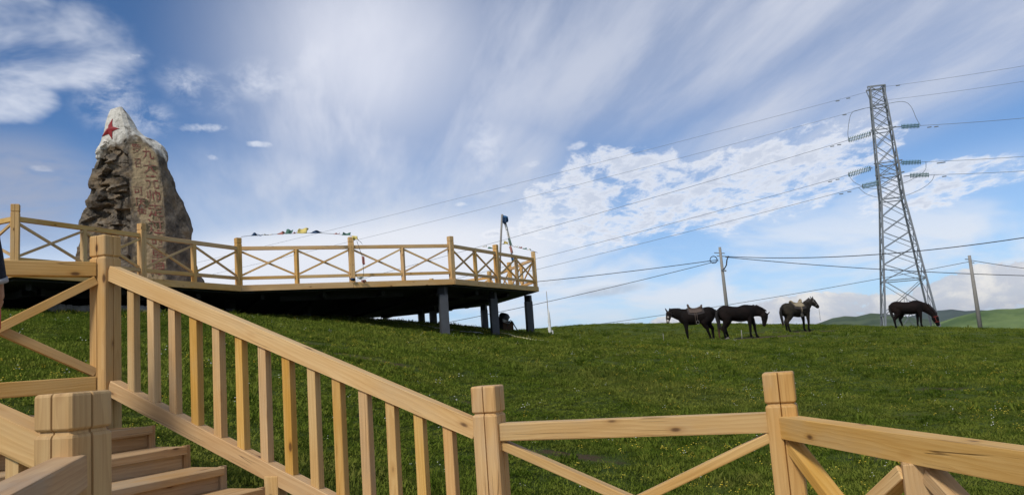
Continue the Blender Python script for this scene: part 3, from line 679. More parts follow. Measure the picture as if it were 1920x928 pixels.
        nn = -MF+MR*.08+UP*.12; nn.normalize(); right = UP.cross(nn).normalized(); upv = nn.cross(right)
        v2 = [((a-cx)*sx-(b-cy)*sy*lean, (b-cy)*sy) for a, b in vs]
        stick(v2, fs, h[0], right, upv, nn, REDP, 'carved_character', .012, None)
    for ch, u, v, hh_, ww in (('九', 277, 288, 20, 18), ('大', 281, 314, 22, 21), ('元', 285, 342, 23, 20), ('帅', 288, 368, 22, 20), ('走', 291, 394, 24, 22), ('过', 292, 424, 27, 25), ('的', 294, 449, 18, 16), ('草', 295, 474, 24, 19), ('原', 297, 501, 26, 22),
                             ('可', 259, 358, 15, 14), ('庆', 263, 378, 17, 15), ('街', 266, 395, 12, 14), ('罗', 256, 279, 16, 13), ('召', 258, 306, 16, 10)):
        glyph(ch, u, v, hh_, ww)
    h = hit(206, 243)
    if h[0] is not None:
        hl, hr, hu, hd = hit(199, 243), hit(216, 243), hit(208, 228), hit(205, 258)
        right = (hr[0]-hl[0]).normalized() if hl[0] and hr[0] else MR
        upv = (hu[0]-hd[0]).normalized() if hu[0] and hd[0] else UP
        nrm = right.cross(upv).normalized(); upv = nrm.cross(right).normalized()
        r = 17*MD/F; vs, fs, th = [(0, 0)], [], [.045]
        for k in range(10):
            a = math.pi/2+k*math.pi/5-.20; q = r*(1 if k % 2 == 0 else .40); vs.append((q*math.cos(a)*1.05, q*math.sin(a)*1.12)); th.append(0)
        fs = [(0, 1+k, 1+(k+1) % 10) for k in range(10)]
        stick(vs, fs, h[0], right, upv, nrm, STARP, 'star', .02, th)
build_monument()

# ------------------------------------------------------------------ transmission pylon and power lines
PD = 92.0
pb, ptop = at(1706, 606, D=PD), at(1641, 165, D=PD)
ax = Vector(((pb.x+ptop.x)/2, (pb.y+ptop.y)/2, 0)); PGZ = gz1(ax.x, ax.y)
py_ = thing('lattice_pylon', 'tall grey steel lattice pylon rising behind the grazing horse', 'pylon', (ax.x, ax.y, PGZ))
PAZ = math.atan2(ax.x, ax.y); PR0 = PAZ-R(7); pR = Vector((math.cos(PR0), -math.sin(PR0), 0)); pF = Vector((math.sin(PR0), math.cos(PR0), 0))
def pz(v):                                             # height on the axis for a photo row
    lo, hi = 165.0, 606.0; u = 1641+(1706-1641)*(v-lo)/(hi-lo); return at(u, v, D=PD).z
def pw(v): return float(np.interp(v, [165, 200, 245, 310, 375, 490, 606, 660], [25, 29, 33, 38.5, 42, 68, 94, 106]))*.84/F*PD/2
def corner(v, i, j, z=None): w = pw(v); c = ax+pR*(w*i)+pF*(w*j); return Vector((c.x, c.y, pz(v) if z is None else z))
LV = [606, 588, 525, 495, 465, 435, 405, 375, 350, 330, 308, 276, 246, 222, 200, 183, 165]
bv = 606+(pz(606)-PGZ)/(pz(165)-pz(606))*441
for i in (-1, 1):
    for j in (-1, 1):
        pts = [corner(v, i, j) for v in LV]; pts[0] = corner(bv, i, j, gz1(*corner(bv, i, j, 0).xy)-.3)
        for a, b in zip([pts[0], corner(375, i, j), corner(310, i, j), corner(246, i, j), corner(200, i, j)], [corner(375, i, j), corner(310, i, j), corner(246, i, j), corner(200, i, j), corner(165, i, j)]): bar('leg', a, b, .19 if a.z < 14 else .15, STEEL, py_)
faces4 = [((-1, -1), (1, -1)), ((1, -1), (1, 1)), ((1, 1), (-1, 1)), ((-1, 1), (-1, -1))]
for k in range(len(LV)-1):
    v0, v1 = LV[k], LV[k+1]
    for a, b in faces4:
        if v1 in (588, 525, 375, 330, 308, 246, 200, 165): bar('strut', corner(v1, *a), corner(v1, *b), .085, STEEL, py_)
        if k == 0: continue
        fr = a == (-1, -1); bk = a == (1, 1)
        bar('diagonal_brace', corner(v0, *a), corner(v1, *b), .075 if fr else .05, STEEL, py_)
        bar('diagonal_brace', corner(v0, *b), corner(v1, *a), .085 if fr else .06, STEEL, py_)
        if k == 1:
            for q in (.25, .5, .75):
                A_, B_ = corner(v0, *a), corner(v0, *b); C_, D_ = corner(v1, *a), corner(v1, *b); lo_ = A_.lerp(B_, q); m_ = A_.lerp(D_, q) if q <= .5 else B_.lerp(C_, 1-q)
                bar('redundant_brace', lo_, m_, .045, STEEL, py_)
for a, b in faces4:                                    # feet below the lowest strut
    A_, B_ = corner(588, *a), corner(588, *b); m_ = (A_+B_)/2
    fa, fb = corner(bv, *a), corner(bv, *b); fa.z = PGZ+.2; fb.z = PGZ+.2
    bar('diagonal_brace', fa, m_, .07, STEEL, py_); bar('diagonal_brace', fb, m_, .07, STEEL, py_)
tl, tr = at(1625, 167, D=PD), at(1659, 163, D=PD)
for j in (-.7, .7): bar('cross_arm', tl+pF*j, tr+pF*j, .14, STEEL, py_)
for j in (-1, 1):
    bar('cross_arm', corner(183, -1, j), tl+pF*.7*j, .08, STEEL, py_); bar('cross_arm', corner(183, 1, j), tr+pF*.7*j, .08, STEEL, py_)
for v in (246, 308, 330):
    for i in (-1, 1): bar('cross_arm', corner(v, i, -1), corner(v, i, -1)+pR*(i*.35)+pF*(-.2), .12, STEEL, py_)
def insulator(p0, p1):
    p0, p1 = Vector(p0), Vector(p1); m, L = frame(p0, p1); V, Fc = [], []; nd = 13; prof = []
    for k in range(nd):
        x = L*(k+.5)/nd; prof += [(x-.042, .035), (x-.03, .17), (x+.012, .18), (x+.03, .04)]
    prof = [(0, .03)]+prof+[(L, .03)]; n = 10
    for x, r in prof: V += [(x, r*math.cos(2*math.pi*k/n), r*math.sin(2*math.pi*k/n)) for k in range(n)]
    for i in range(len(prof)-1): Fc += [(i*n+k, i*n+(k+1) % n, (i+1)*n+(k+1) % n, (i+1)*n+k) for k in range(n)]
    Fc += [tuple(range(n))[::-1], tuple((len(prof)-1)*n+k for k in range(n))]
    return mesh_obj('insulator_string', V, Fc, GLASSG, py_, m)
def px(u, v, D=PD): return at(u, v, D=D)
PH = [((1634, 247), (1632, 251), (1591, 263), (1673, 239), (1690, 238), (1724, 236)), ((1636, 315), (1632, 316), (1591, 328), (1686, 307), (1690, 305.5), (1727, 304)), ((1652, 341), (1648, 343), (1617, 350), (1694, 331), (1706, 329.5), (1742, 328))]
for q in PH:
    for off in (-.14, .14): insulator(px(*q[1])-UP*off, px(*q[2])-UP*off)
    for off in (-.1, .1): insulator(px(*q[4])-UP*off, px(*q[5])-UP*off)
    bar('yoke', px(*q[0]), px(*q[1]), .08, STEEL, py_); bar('yoke', px(*q[3]), px(*q[4]), .08, STEEL, py_)
    for a in (1, 2): bar('yoke', px(*q[a])-UP*.2, px(*q[a])+UP*.2, .07, STEEL, py_)
def sag(a, b, s, n=24): return [Vector(a).lerp(Vector(b), k/n)-UP*(4*s*(k/n)*(1-k/n)) for k in range(n+1)]
def curve_px(pts, n=8, D=PD):
    P = [px(*p, D) for p in pts]; out = []
    for i in range(len(P)-1):
        p0, p1, p2, p3 = P[max(i-1, 0)], P[i], P[i+1], P[min(i+2, len(P)-1)]
        for k in range(n):
            t = k/n; out.append(.5*((2*p1)+(p2-p0)*t+(2*p0-5*p1+4*p2-p3)*t*t+(3*p1-p0-3*p2+p3)*t**3))
    return out+[P[-1]]
tube('jumper_loop', curve_px([(1591, 263), (1590, 245), (1596, 214), (1612, 206), (1640, 200), (1668, 194), (1694, 191), (1708, 200), (1718, 222), (1726, 236)]), .028, ALU, py_)
tube('jumper_loop', curve_px([(1591, 328), (1602, 342), (1625, 352), (1650, 354), (1690, 345), (1722, 330), (1735, 318), (1736, 303)]), .026, ALU, py_)
tube('jumper_loop', curve_px([(1610, 352), (1625, 364), (1650, 371), (1672, 371), (1700, 366), (1728, 354), (1746, 340), (1752, 328)]), .026, ALU, py_)
def wire(label, a, b, s, r=.022, mat=ALU, name='power_line'):
    return tag(tube(name, sag(a, b, s), r, mat, n=5), label, 'cable')
W = lambda u, v, D: at(u, v, D=D)
wire('thin top cable from the pylon tip down towards the deck rail', W(1626, 173, PD), W(100, 556, 108), .4, .015)
wire('second cable from the pylon neck down towards the deck rail', W(1636, 200, PD), W(100, 582, 108), .6, .015)
wire('upper phase cable from the strained insulator towards the platform flagpole', W(*PH[0][2], PD), W(100, 672, 112), .6)
wire('middle phase cable from the strained insulator towards the platform corner', W(*PH[1][2], PD), W(100, 692, 112), .9)
wire('lowest phase cable from the strained insulator down past the platform corner', W(*PH[2][2], PD), W(100, 712, 112), .6)
wire('thin top cable leaving the pylon tip away from the deck', W(1659, 163, PD), W(2300, 52, 78), .3, .015)
wire('second cable leaving the pylon neck away from the deck', W(1662, 188, PD), W(2300, 86, 78), .3, .015)
wire('upper phase cable leaving the pylon away from the deck', W(*PH[0][5], PD), W(2300, 177, 80), .3)
wire('middle phase cable leaving the pylon away from the deck', W(*PH[1][5], PD), W(2300, 256, 80), .3)
wire('lowest phase cable leaving the pylon away from the deck', W(*PH[2][5], PD), W(2300, 288, 80), .3)
for (u, v) in ((1570, 186), (1590, 181), (1683, 157), (1583, 212), (1573, 268), (1560, 271), (1570, 333), (1556, 337), (1592, 356), (1577, 360), (1742, 235), (1755, 234), (1760, 302), (1768, 301), (1770, 327)):
    p = W(u, v, PD); bar('vibration_damper', p-UP*.22-pR*.2, p-UP*.22+pR*.2, .09, STEEL, py_)

def pole(label, utop, vtop, ubot, vbot, D, r0, r1):
    t_, b_ = at(utop, vtop, D=D), at(ubot, vbot, D=D); x, y = b_.x, b_.y; g = gz1(x, y)
    root = thing('utility_pole', label, 'pole', (x, y, g)); top = Vector((x+(t_.x-b_.x)*.6, y+(t_.y-b_.y)*.6, t_.z))
    tube('shaft', [Vector((x, y, g-.4)), Vector((x, y, g)).lerp(top, .5), top], [r1, (r0+r1)/2, r0], CONCRETE, root, 12)
    return root, top
p1, t1 = pole('concrete utility pole with a cable coil near its top, behind the horse with lowered head', 1348.5, 463.5, 1366, 604, 52.0, .085, .125)
p2, t2 = pole('bare concrete utility pole standing alone beyond the pylon', 1817, 479, 1838.5, 617, 55.0, .085, .13)
cp = at(1338, 487, D=52.0-.1); n_ring = 22
ringp = [cp+Vector((math.cos(2*math.pi*k/n_ring)*.22, .03*math.sin(3*k), math.sin(2*math.pi*k/n_ring)*.22)) for k in range(n_ring+1)]
tube('cable_coil', ringp, .028, CABLE, p1)
bar('bracket', at(1339, 474, D=52), at(1359, 475, D=52), .05, STEEL, p1); bar('bracket', at(1344, 480, D=52), at(1366, 481, D=52), .05, STEEL, p1)
tube('cable_drop', [at(u, v, D=51.9) for u, v in ((1366, 480), (1363, 487), (1362, 497), (1358, 504), (1354, 506))], .045, CABLE, p1)
bar('bracket', at(1353, 506, D=51.9), at(1362, 508, D=51.9), .09, STEEL, p1)
for (u, v) in ((1814, 486), (1821, 492)): bar('bracket', at(u-5, v, D=55), at(u+6, v+.5, D=55), .05, STEEL, p2)
wire('bundled black cable rising from the coil pole past the pylon legs', at(1364, 481, D=52), at(2200, 394, D=44), .75, .023, CABLE, 'service_cable')
wire('black cable sagging from the coil pole across the pylon towards the lone pole side', at(1360, 482, D=52), at(2200, 520, D=60), .35, .022, CABLE, 'service_cable')
wire('black cable from the coil pole towards the platform railing', at(1347, 487, D=52), at(700, 552, D=60), .25, .023, CABLE, 'service_cable')
wire('black cable from the coil pole dropping towards the underside of the platform', at(1347, 489, D=52), at(640, 640, D=62), .3, .019, CABLE, 'service_cable')
wire('thin low cable passing behind the horses up to the lone pole', at(960, 628, D=64), at(1816, 491, D=55), .30, .016, CABLE, 'service_cable')
wire('thin cable leaving the lone pole away from the pylon', at(1820, 488, D=55), at(2150, 520, D=60), .2, .018, CABLE, 'service_cable')

# ------------------------------------------------------------------ horses
def horse_mat(name, c0, c1, pale):
    def fn(t):
        o = OBJ(t); n = t.noise(o, 3.0, 4, .6); s = t.xyz(o)
        c = t.mix(t.ss(n, .35, .65), c0, c1); hair = t.noise(t.vm('MULTIPLY', o, (8, 30, 30)), 2.0, 3)
        c = t.mix(t.m('MULTIPLY', hair, .35), c, tuple(v*.5 for v in c0[:3])+(1,))
        c = t.mix(t.ss(s[2], .5, .22), c, tuple(v*.45 for v in c0[:3])+(1,))      # black points of a bay coat
        a = t.node('ShaderNodeAttribute', attribute_name='pale').outputs['Fac']
        return t.mix(t.ss(a, .3, .7), c, pale)
    return material(name, fn, .75, spec=.10)
HAIR = material('black_horse_hair', lambda t: t.mix(t.noise(t.vm('MULTIPLY', OBJ(t), (40, 40, 4)), 1.0, 3), (.008, .007, .007, 1), (.03, .022, .018, 1)), .6)
TAILB = material('brown_tipped_hair', lambda t: t.mix(t.ss(t.xyz(OBJ(t))[2], .55, .15), (.012, .01, .009, 1), (.10, .055, .025, 1)), .65)
LEATHER = material('worn_brown_leather', plain((.085, .06, .045), .4, 25), .55); PADM = material('tan_saddle_pad', plain((.30, .24, .15), .35, 22), .9); DARKP = material('dark_saddle_cloth', plain((.05, .042, .04), .4, 22), .9)
METAL = material('saddle_metal', plain((.35, .33, .30), .2), .4, metal=.6); REDS = material('red_halter_webbing', plain((.38, .05, .04), .2), .8); GREYROPE = material('grey_rope', plain((.22, .21, .19), .2), .9)
def horse(label, pos, heading, neck, head, fl, fr, hl, hr, mat, tailpts, scale=1.0, ears=None, pale=None, mane_drop=.12):
    """neck: list of (x,y,z) from withers to poll; head: poll to muzzle; fl.. hl..: leg x-offsets per joint"""
    g = gz1(pos[0], pos[1]); a = heading
    X = Vector((math.sin(a), math.cos(a), 0)); Y = Vector((-X.y, X.x, 0))
    m = Matrix((X, Y, UP)).transposed().to_4x4() @ Matrix.Diagonal((scale, scale, scale, 1)); m.translation = Vector((pos[0], pos[1], g-.015))
    root = bpy.data.objects.new('horse', None); put(root, m); tag(root, label, 'horse', 'horses on the hill')
    parts = []
    torso = [(-.80, 1.06, .07, .06), (-.765, 1.06, .15, .13), (-.69, 1.055, .215, .20), (-.56, 1.05, .262, .245), (-.40, 1.03, .272, .262), (-.20, .985, .268, .272), (0, .955, .278, .275), (.18, .965, .29, .262), (.32, .99, .298, .24), (.44, .995, .27, .215), (.55, .985, .215, .175), (.63, .97, .13, .11)]
    parts.append(loft([(Vector((x, 0, z)), Vector((0, 0, rz*1.06)), Vector((0, ry*1.06, 0))) for x, z, rz, ry in torso], 20))
    parts.append(loft([(Vector((x, 0, z)), Vector((0, 0, .06)), Vector((0, r, 0))) for x, z, r in ((.05, 1.20, .03), (.20, 1.245, .05), (.32, 1.255, .05), (.45, 1.21, .04))], 10))
    nk = [Vector((.36, 0, 1.04))]+[Vector(p) for p in neck]; nn = len(nk)
    rad = np.interp(np.linspace(0, 1, nn), [0, .35, .7, 1], [.265, .215, .170, .140]); rw = np.interp(np.linspace(0, 1, nn), [0, .35, .7, 1], [.19, .135, .105, .092])
    dirn = nk[-1]-nk[0]; side = Vector((-dirn.y, dirn.x, 0)).normalized() if Vector((dirn.x, dirn.y, 0)).length > .1 else Vector((0, 1, 0))
    parts.append(limb([(p, rad[i], rw[i]) for i, p in enumerate(nk)], side, 16))
    h0, h1 = Vector(head[0]), Vector(head[1]); hd = h1-h0; hs = Vector((-hd.y, hd.x, 0)); hs = hs.normalized() if hs.length > .12 else side
    if hs.dot(side) < 0: hs = -hs
    back = hs.cross(hd.normalized())                                     # towards the jaw or brow
    jaw = -back if (-back).dot(nk[-2]-nk[-1]) > back.dot(nk[-2]-nk[-1]) else back
    prof = [(-.04, .07, .06, .02), (.06, .125, .085, .035), (.18, .140, .092, .040), (.32, .118, .078, .022), (.48, .088, .062, .005), (.60, .078, .058, .0), (.665, .066, .054, .0), (.70, .035, .035, 0)]
    L = .60
    parts.append(limb([(h0+hd*q*1.0/.70*.99+jaw*o, r*1.16, w*1.16) for q, r, w, o in prof], hs, 14))
    for s in (-1, 1):
        e0 = h0+hs*(.05*s)-jaw*.06; tip = e0+(-hd.normalized()*.13-jaw*.06 if ears is None else Vector(ears))+hs*(.05*s)
        parts.append(limb([(e0, .03, .035), (e0.lerp(tip, .45), .026, .036), (tip, .006, .008)], hs, 8))
    def foreleg(s, dx):
        y = .125*s; return limb([((.40+dx[0]*.2, y, 1.0), 0.168, 0.108), ((.40+dx[0]*.5, y, .84), 0.138, 0.102), ((.39+dx[0], y, .68), 0.090, 0.078), ((.40+dx[1], y*.95, .46), 0.060, 0.058), ((.395+dx[1], y*.95, .40), 0.060, 0.056), ((.385+dx[2]*.9+dx[1]*.1, y*.92, .18), 0.041, 0.040), ((.39+dx[2], y*.92, .125), 0.050, 0.048), ((.425+dx[2], y*.92, .055), 0.054, 0.054), ((.435+dx[2], y*.92, 0.0), 0.072, 0.067)], n=12)
    def hindleg(s, dx):
        y = .125*s; return limb([((-.52, y, 1.02), 0.257, 0.140), ((-.50+dx[0]*.4, y*1.08, .86), 0.234, 0.146), ((-.47+dx[0], y*1.08, .72), 0.158, 0.117), ((-.55+dx[0]*.6+dx[1]*.4, y, .58), 0.096, 0.077), ((-.635+dx[1], y*.95, .485), 0.073, 0.056), ((-.625+dx[1], y*.95, .43), 0.061, 0.053), ((-.60+dx[2]*.8+dx[1]*.2, y*.9, .20), 0.044, 0.042), ((-.595+dx[2], y*.9, .13), 0.051, 0.049), ((-.56+dx[2], y*.9, .055), 0.054, 0.054), ((-.55+dx[2], y*.9, 0.0), 0.073, 0.068)], n=12)
    parts += [foreleg(1, fl), foreleg(-1, fr), hindleg(1, hl), hindleg(-1, hr)]
    body = merged('body', parts, mat, root, m, .022, 5)
    co = np.empty(len(body.data.vertices)*3); body.data.vertices.foreach_get('co', co); co = co.reshape(-1, 3); pv = np.zeros(len(co), np.float32)
    for (c, r) in (pale or []): pv = np.maximum(pv, np.clip(1.6-np.linalg.norm(co-np.array(c), axis=1)/r, 0, 1))
    body.data.attributes.new('pale', 'FLOAT', 'POINT').data.foreach_set('value', pv.astype(np.float32))
    # mane: strands hanging from the crest; tail: tapering bundle
    V, Fc = [], []; crest = []
    for i in range(nn-1):
        for q in range(7):
            t_ = q/7; p = nk[i].lerp(nk[i+1], t_); d = (nk[i+1]-nk[i]).normalized(); crest.append((p, d, rad[i]*(1-t_)+rad[i+1]*t_))
    crest = crest[6:]
    for p, d, r in crest:
        up_ = -(side.cross(d)); up_ = up_ if up_.z > 0 else -up_
        if abs(d.z) > .8 and up_.dot(jaw) > 0: up_ = -up_
        top = p+up_*(r*.97)
        for s in (-1, 1):
            for k in range(3):
                o = len(V); w = d*random.uniform(.02, .035); fall = side*(s*random.uniform(.05, .10))-UP*random.uniform(.5, 1.3)*mane_drop
                V += [top-w+up_*.02, top+w+up_*.02, top+fall*.6+w*.7+up_*.01+side*(s*.03), top+fall+d*random.uniform(-.03, .03)+side*(s*.03)]; Fc += [(o, o+1, o+2, o+3)]
    mn = mesh_obj('mane', V, Fc, HAIR, root, m); md = mn.modifiers.new('solid', 'SOLIDIFY'); md.thickness = .012
    tp = [Vector(p) for p in tailpts]; parts = []
    rr = np.interp(np.linspace(0, 1, len(tp)), [0, .15, .5, .8, 1], [.04, .055, .075, .06, .015])
    parts.append(limb([(p, rr[i], rr[i]*.8) for i, p in enumerate(tp)], (0, 1, 0), 10))
    for q in range(6):
        o = Vector((random.uniform(-.04, .03), random.uniform(-.05, .05), random.uniform(-.06, .04))); parts.append(limb([(p+o*(i/len(tp)), rr[i]*.45, rr[i]*.4) for i, p in enumerate(tp)], (0, 1, 0), 8))
    merged('tail', parts, TAILB, root, m, .018, 1)
    return root, m, h0, h1, hs, jaw
def saddle(root, m, pad, seat, big=False):
    def sheet(x0, x1, ang, r_add, mat, name, th):
        V, Fc = [], []; nx, na = 8, 18
        for i in range(nx+1):
            x = x0+(x1-x0)*i/nx; rz = float(np.interp(x, [-.4, 0, .18, .32], [.272, .278, .29, .298]))+r_add; ry = float(np.interp(x, [-.4, 0, .18, .32], [.262, .275, .262, .24]))+r_add; zc = float(np.interp(x, [-.4, -.2, 0, .18, .32], [1.03, .985, .955, .965, .99]))
            for k in range(na+1):
                t_ = -ang+2*ang*k/na; V.append((x+.03*math.sin(3*t_)*.5, ry*math.sin(t_), zc+rz*math.cos(t_)+(.02 if abs(t_) < .3 else 0)))
        Fc = [(i*(na+1)+k, (i+1)*(na+1)+k, (i+1)*(na+1)+k+1, i*(na+1)+k+1) for i in range(nx) for k in range(na)]
        o = mesh_obj(name, V, Fc, mat, root, m, True); md = o.modifiers.new('s', 'SOLIDIFY'); md.thickness = th; md.offset = 1; return o
    sheet(-.32, .30, 1.35 if not big else 1.5, .012, pad, 'saddle_blanket', .022)
    sheet(-.26, .24, 1.1, .038, seat, 'saddle_flap', .02)
    parts = [loft([(Vector((x, 0, z)), Vector((0, 0, rz)), Vector((0, ry, 0))) for x, z, rz, ry in ((-.27, 1.33, .05, .15), (-.20, 1.315, .045, .16), (-.05, 1.275, .035, .14), (.10, 1.285, .035, .13), (.19, 1.325, .05, .12), (.24, 1.34, .04, .10))], 14)]
    parts.append(limb([((-.25, -.14, 1.31), .035, .03), ((-.28, -.08, 1.385), .035, .03), ((-.285, 0, 1.405), .035, .03), ((-.28, .08, 1.385), .035, .03), ((-.25, .14, 1.31), .035, .03)], (1, 0, 0), 10))
    parts.append(limb([((.20, -.11, 1.32), .03, .03), ((.235, -.06, 1.42), .035, .035), ((.24, 0, 1.45), .04, .04), ((.235, .06, 1.42), .035, .035), ((.20, .11, 1.32), .03, .03)], (1, 0, 0), 10))
    merged('saddle_seat', parts, seat, root, m, .016, 2)
    for s in (-1, 1):
        tube('girth_strap', [m @ Vector(p) for p in ((.05, .285*s, 1.10), (.05, .31*s, .95), (.05, .265*s, .78), (.05, .12*s, .685))], .018, seat, root)
        tube('stirrup_leather', [m @ Vector(p) for p in ((-.02, .29*s, 1.12), (-.02, .335*s, .98), (-.02, .345*s, .80))], .014, LEATHER, root)
        ring = [m @ Vector((-.02+.055*math.sin(k*math.pi/6), .345*s, .745+.065*math.cos(k*math.pi/6))) for k in range(13)]; tube('stirrup', ring, .010, METAL, root)
def band(root, name, m, c, ax_a, ax_b, r, mat):
    tube(name, [m @ (Vector(c)+Vector(ax_a)*math.cos(2*math.pi*k/16)+Vector(ax_b)*math.sin(2*math.pi*k/16)) for k in range(17)], r, mat, root)
def halter(root, m, h0, h1, hs, jaw, mat, r=.011):
    d = h1-h0
    band(root, 'noseband', m, h0+d*.60+jaw*.008, hs*.078, jaw*.105, r, mat); band(root, 'browband', m, h0+d*.12+jaw*.03, hs*.098, jaw*.135, r, mat)
    for s in (-1, 1): tube('cheek_strap', [m @ (h0+d*.12+hs*(.098*s)+jaw*.03), m @ (h0+d*.36+hs*(.092*s)+jaw*.02), m @ (h0+d*.60+hs*(.080*s))], r, mat, root)
BROWN = (.006, .0045, .004, 1), (.014, .009, .007, 1)
HM1 = horse_mat('dark_brown_coat', *BROWN, (.42, .38, .34, 1)); HM3 = horse_mat('sooty_coat', (.011, .009, .0075, 1), (.042, .034, .023, 1), (.2, .17, .14, 1)); HM4 = horse_mat('dark_bay_coat', (.006, .004, .0035, 1), (.014, .0075, .0055, 1), (.3, .26, .2, 1))
Z3 = (0, 0, 0)
T0 = [(-.76, 0, 1.19), (-.84, 0, 1.12), (-.885, 0, .95), (-.88, 0, .70), (-.87, 0, .45), (-.86, 0, .22)]
# 1: saddled, facing left, head turned to the viewer, near hind leg stepping
p = at(1308, 641, D=36)
rt1, m1, a_, b_, c_, d_ = horse('dark saddled horse with pale blaze turning its head, tail hanging brown-tipped', (p.x, p.y), R(-88), [(.66, .02, 1.12), (.84, .05, 1.17), (.98, .12, 1.20)], [(1.02, .16, 1.22), (1.13, .38, .80)],
    (.00, .0, -.02), (-.03, -.05, -.06), (.20, .22, .10), (-.02, -.02, -.06), HM1, [(-.76, 0, 1.19), (-.84, 0, 1.10), (-.89, 0, .92), (-.88, 0, .68), (-.86, .02, .42), (-.84, .03, .12)], 1.13, ears=(.02, -.02, .16), pale=[((1.12, .44, .86), .07), ((1.09, .36, 1.02), .035)], mane_drop=.2)
saddle(rt1, m1, DARKP, LEATHER); halter(rt1, m1, a_, b_, c_, d_, LEATHER)
# 2: bare back, head lowered
p = at(1389, 634, D=36)
rt2, m2, *_ = horse('dark brown horse without saddle, neck lowered, standing by the picket stake', (p.x, p.y), R(86), [(.68, 0, 1.04), (.86, -.02, .98), (1.02, -.03, .90)], [(1.07, -.03, .90), (.92, -.10, .42)],
    (.20, .24, .28), (-.02, -.02, -.02), (.10, .10, .14), (-.06, -.04, -.04), HM1, [(-.76, 0, 1.19), (-.83, 0, 1.10), (-.86, 0, .92), (-.82, 0, .72), (-.76, -.03, .5), (-.70, -.04, .36)], 1.12, pale=[((-.47, .11, .06), .06), ((-.60, -.11, .06), .05)], mane_drop=.06)
# 3: with tan pad, head high
p = at(1499, 623, D=45)
rt3, m3, a_, b_, c_, d_ = horse('sooty horse with tan saddle pad and raised head, lead rope hanging from its muzzle', (p.x, p.y), R(72), [(.56, 0, 1.16), (.70, 0, 1.28), (.82, 0, 1.39)], [(.84, 0, 1.42), (1.16, -.03, 1.02)],
    (-.02, -.02, -.02), (.06, .06, .04), (.04, .04, .04), (-.03, -.02, .0), HM3, [(-.76, 0, 1.19), (-.83, 0, 1.10), (-.87, 0, .92), (-.85, 0, .70), (-.82, 0, .5), (-.80, 0, .34)], 1.18, pale=[((1.18, -.03, 1.06), .05)], mane_drop=.18)
saddle(rt3, m3, DARKP, PADM, True); halter(rt3, m3, a_, b_, c_, d_, GREYROPE)
q = m3 @ Vector((1.16, -.03, .98)); tube('lead_rope', [q, q-UP*.3+Vector((.01, 0, 0)), q-UP*.62], .010, GREYROPE, rt3)
# 4: grazing by the pylon
p = at(1709, 617, D=47)
rt4, m4, a_, b_, c_, d_ = horse('dark bay horse grazing with its muzzle in the grass and a red halter', (p.x, p.y), R(116), [(.70, 0, .92), (.88, -.02, .74), (1.02, -.04, .56)], [(1.06, -.05, .54), (1.13, -.12, .03)],
    (-.06, -.08, -.10), (.06, .05, .05), (.16, .20, .24), (-.02, -.04, -.04), HM4, [(-.74, 0, 1.19), (-.795, 0, 1.12), (-.80, 0, .96), (-.76, 0, .78), (-.72, 0, .62), (-.69, 0, .5)], 1.12, pale=[((-.33, .11, .1), .06)], mane_drop=.1)
halter(rt4, m4, a_, b_, c_, d_, REDS, .009)

# picket stake and tether
sp = at(1391, 633, D=35.6); g = gz1(sp.x, sp.y)
tag(tube('picket_stake', [Vector((sp.x, sp.y, g-.15)), Vector((sp.x+.01, sp.y, g+.38))], [.018, .016], CONCRETE, n=8), 'short grey wooden picket stake between the legs of the lowered-head horse', 'stake')
tp = at(1245, 641, D=35.5); g = gz1(tp.x, tp.y); 
tag(tube('picket_stake', [Vector((tp.x, tp.y, g-.1)), Vector((tp.x-.01, tp.y, g+.40))], [.012, .010], CONCRETE, n=8), 'thin picket stake in the soil in front of the blazed horse', 'stake')

# ------------------------------------------------------------------ flags, flagpole, bits round the platform
def cloth(name, p0, p1, drop, mat, parent=None, seed=0, sway=.06, curl=.25):
    """small flag tied along p0-p1, blown and creased"""
    p0, p1 = Vector(p0), Vector(p1); d = p1-p0; V, Fc = [], []; nx, nz = 9, 7; n = Vector((-d.y, d.x, 0)); n = n.normalized() if n.length > 1e-4 else Vector((1, 0, 0))
    for i in range(nx+1):
        for j in range(nz+1):
            u, w = i/nx, j/nz; k = math.sin(u*7+seed+w*2)*sway*w+math.sin(u*3+seed*2+w*5)*sway*.7*w
            V.append(p0+d*(u+.08*math.sin(w*3+seed)*w)+Vector(drop)*w+n*k+UP*(.04*math.sin(u*6+seed)*w*curl))
    Fc = [(i*(nz+1)+j, (i+1)*(nz+1)+j, (i+1)*(nz+1)+j+1, i*(nz+1)+j+1) for i in range(nx) for j in range(nz)]
    o = p0.copy(); ob = mesh_obj(name, [v-o for v in V], Fc, mat, parent, Matrix.Translation(o), True); md = ob.modifiers.new('s', 'SOLIDIFY'); md.thickness = .006; return ob
fs = thing('prayer_flag_string', 'string of faded prayer flags blown up above the platform rail between two posts', 'prayer flags', at(452, 446, D=22.6))
pts = [at(u, v, D=22.7+(u-452)/214*.1) for u, v in ((452, 444), (470, 441.8), (500, 440.5), (530, 438.5), (560, 437.2), (600, 437), (630, 439), (655, 441), (664, 443))]
tube('cord', pts, .006, CABLE, fs, 5)
for i, (u0, u1, v, h, mt) in enumerate(((470, 480, 442, 5.5, NAVYF), (481, 489, 442, 2, BLUE), (493, 508, 441, 2.5, WHITEF), (519, 531, 439.5, 5, REDF), (534, 546, 438.5, 9, GREENF), (548, 553, 438, 3, REDF), (557, 575, 437.6, 10.5, YELLOWF), (581, 599, 437.2, 4.5, NAVYF), (626, 634, 439.2, 3, REDF), (641, 656, 441, 5, GREENF))):
    a, b = at(u0, v, D=22.7), at(u1, v, D=22.7); cloth('flag', a, b, Vector((.03, .10, h*22.7/F)), mt, fs, i*1.7, .07)
hs_ = thing('hanging_prayer_flag', 'faded prayer flag tied to a deck post, dangling behind the railing', 'prayer flags', at(664, 470, D=22.95))
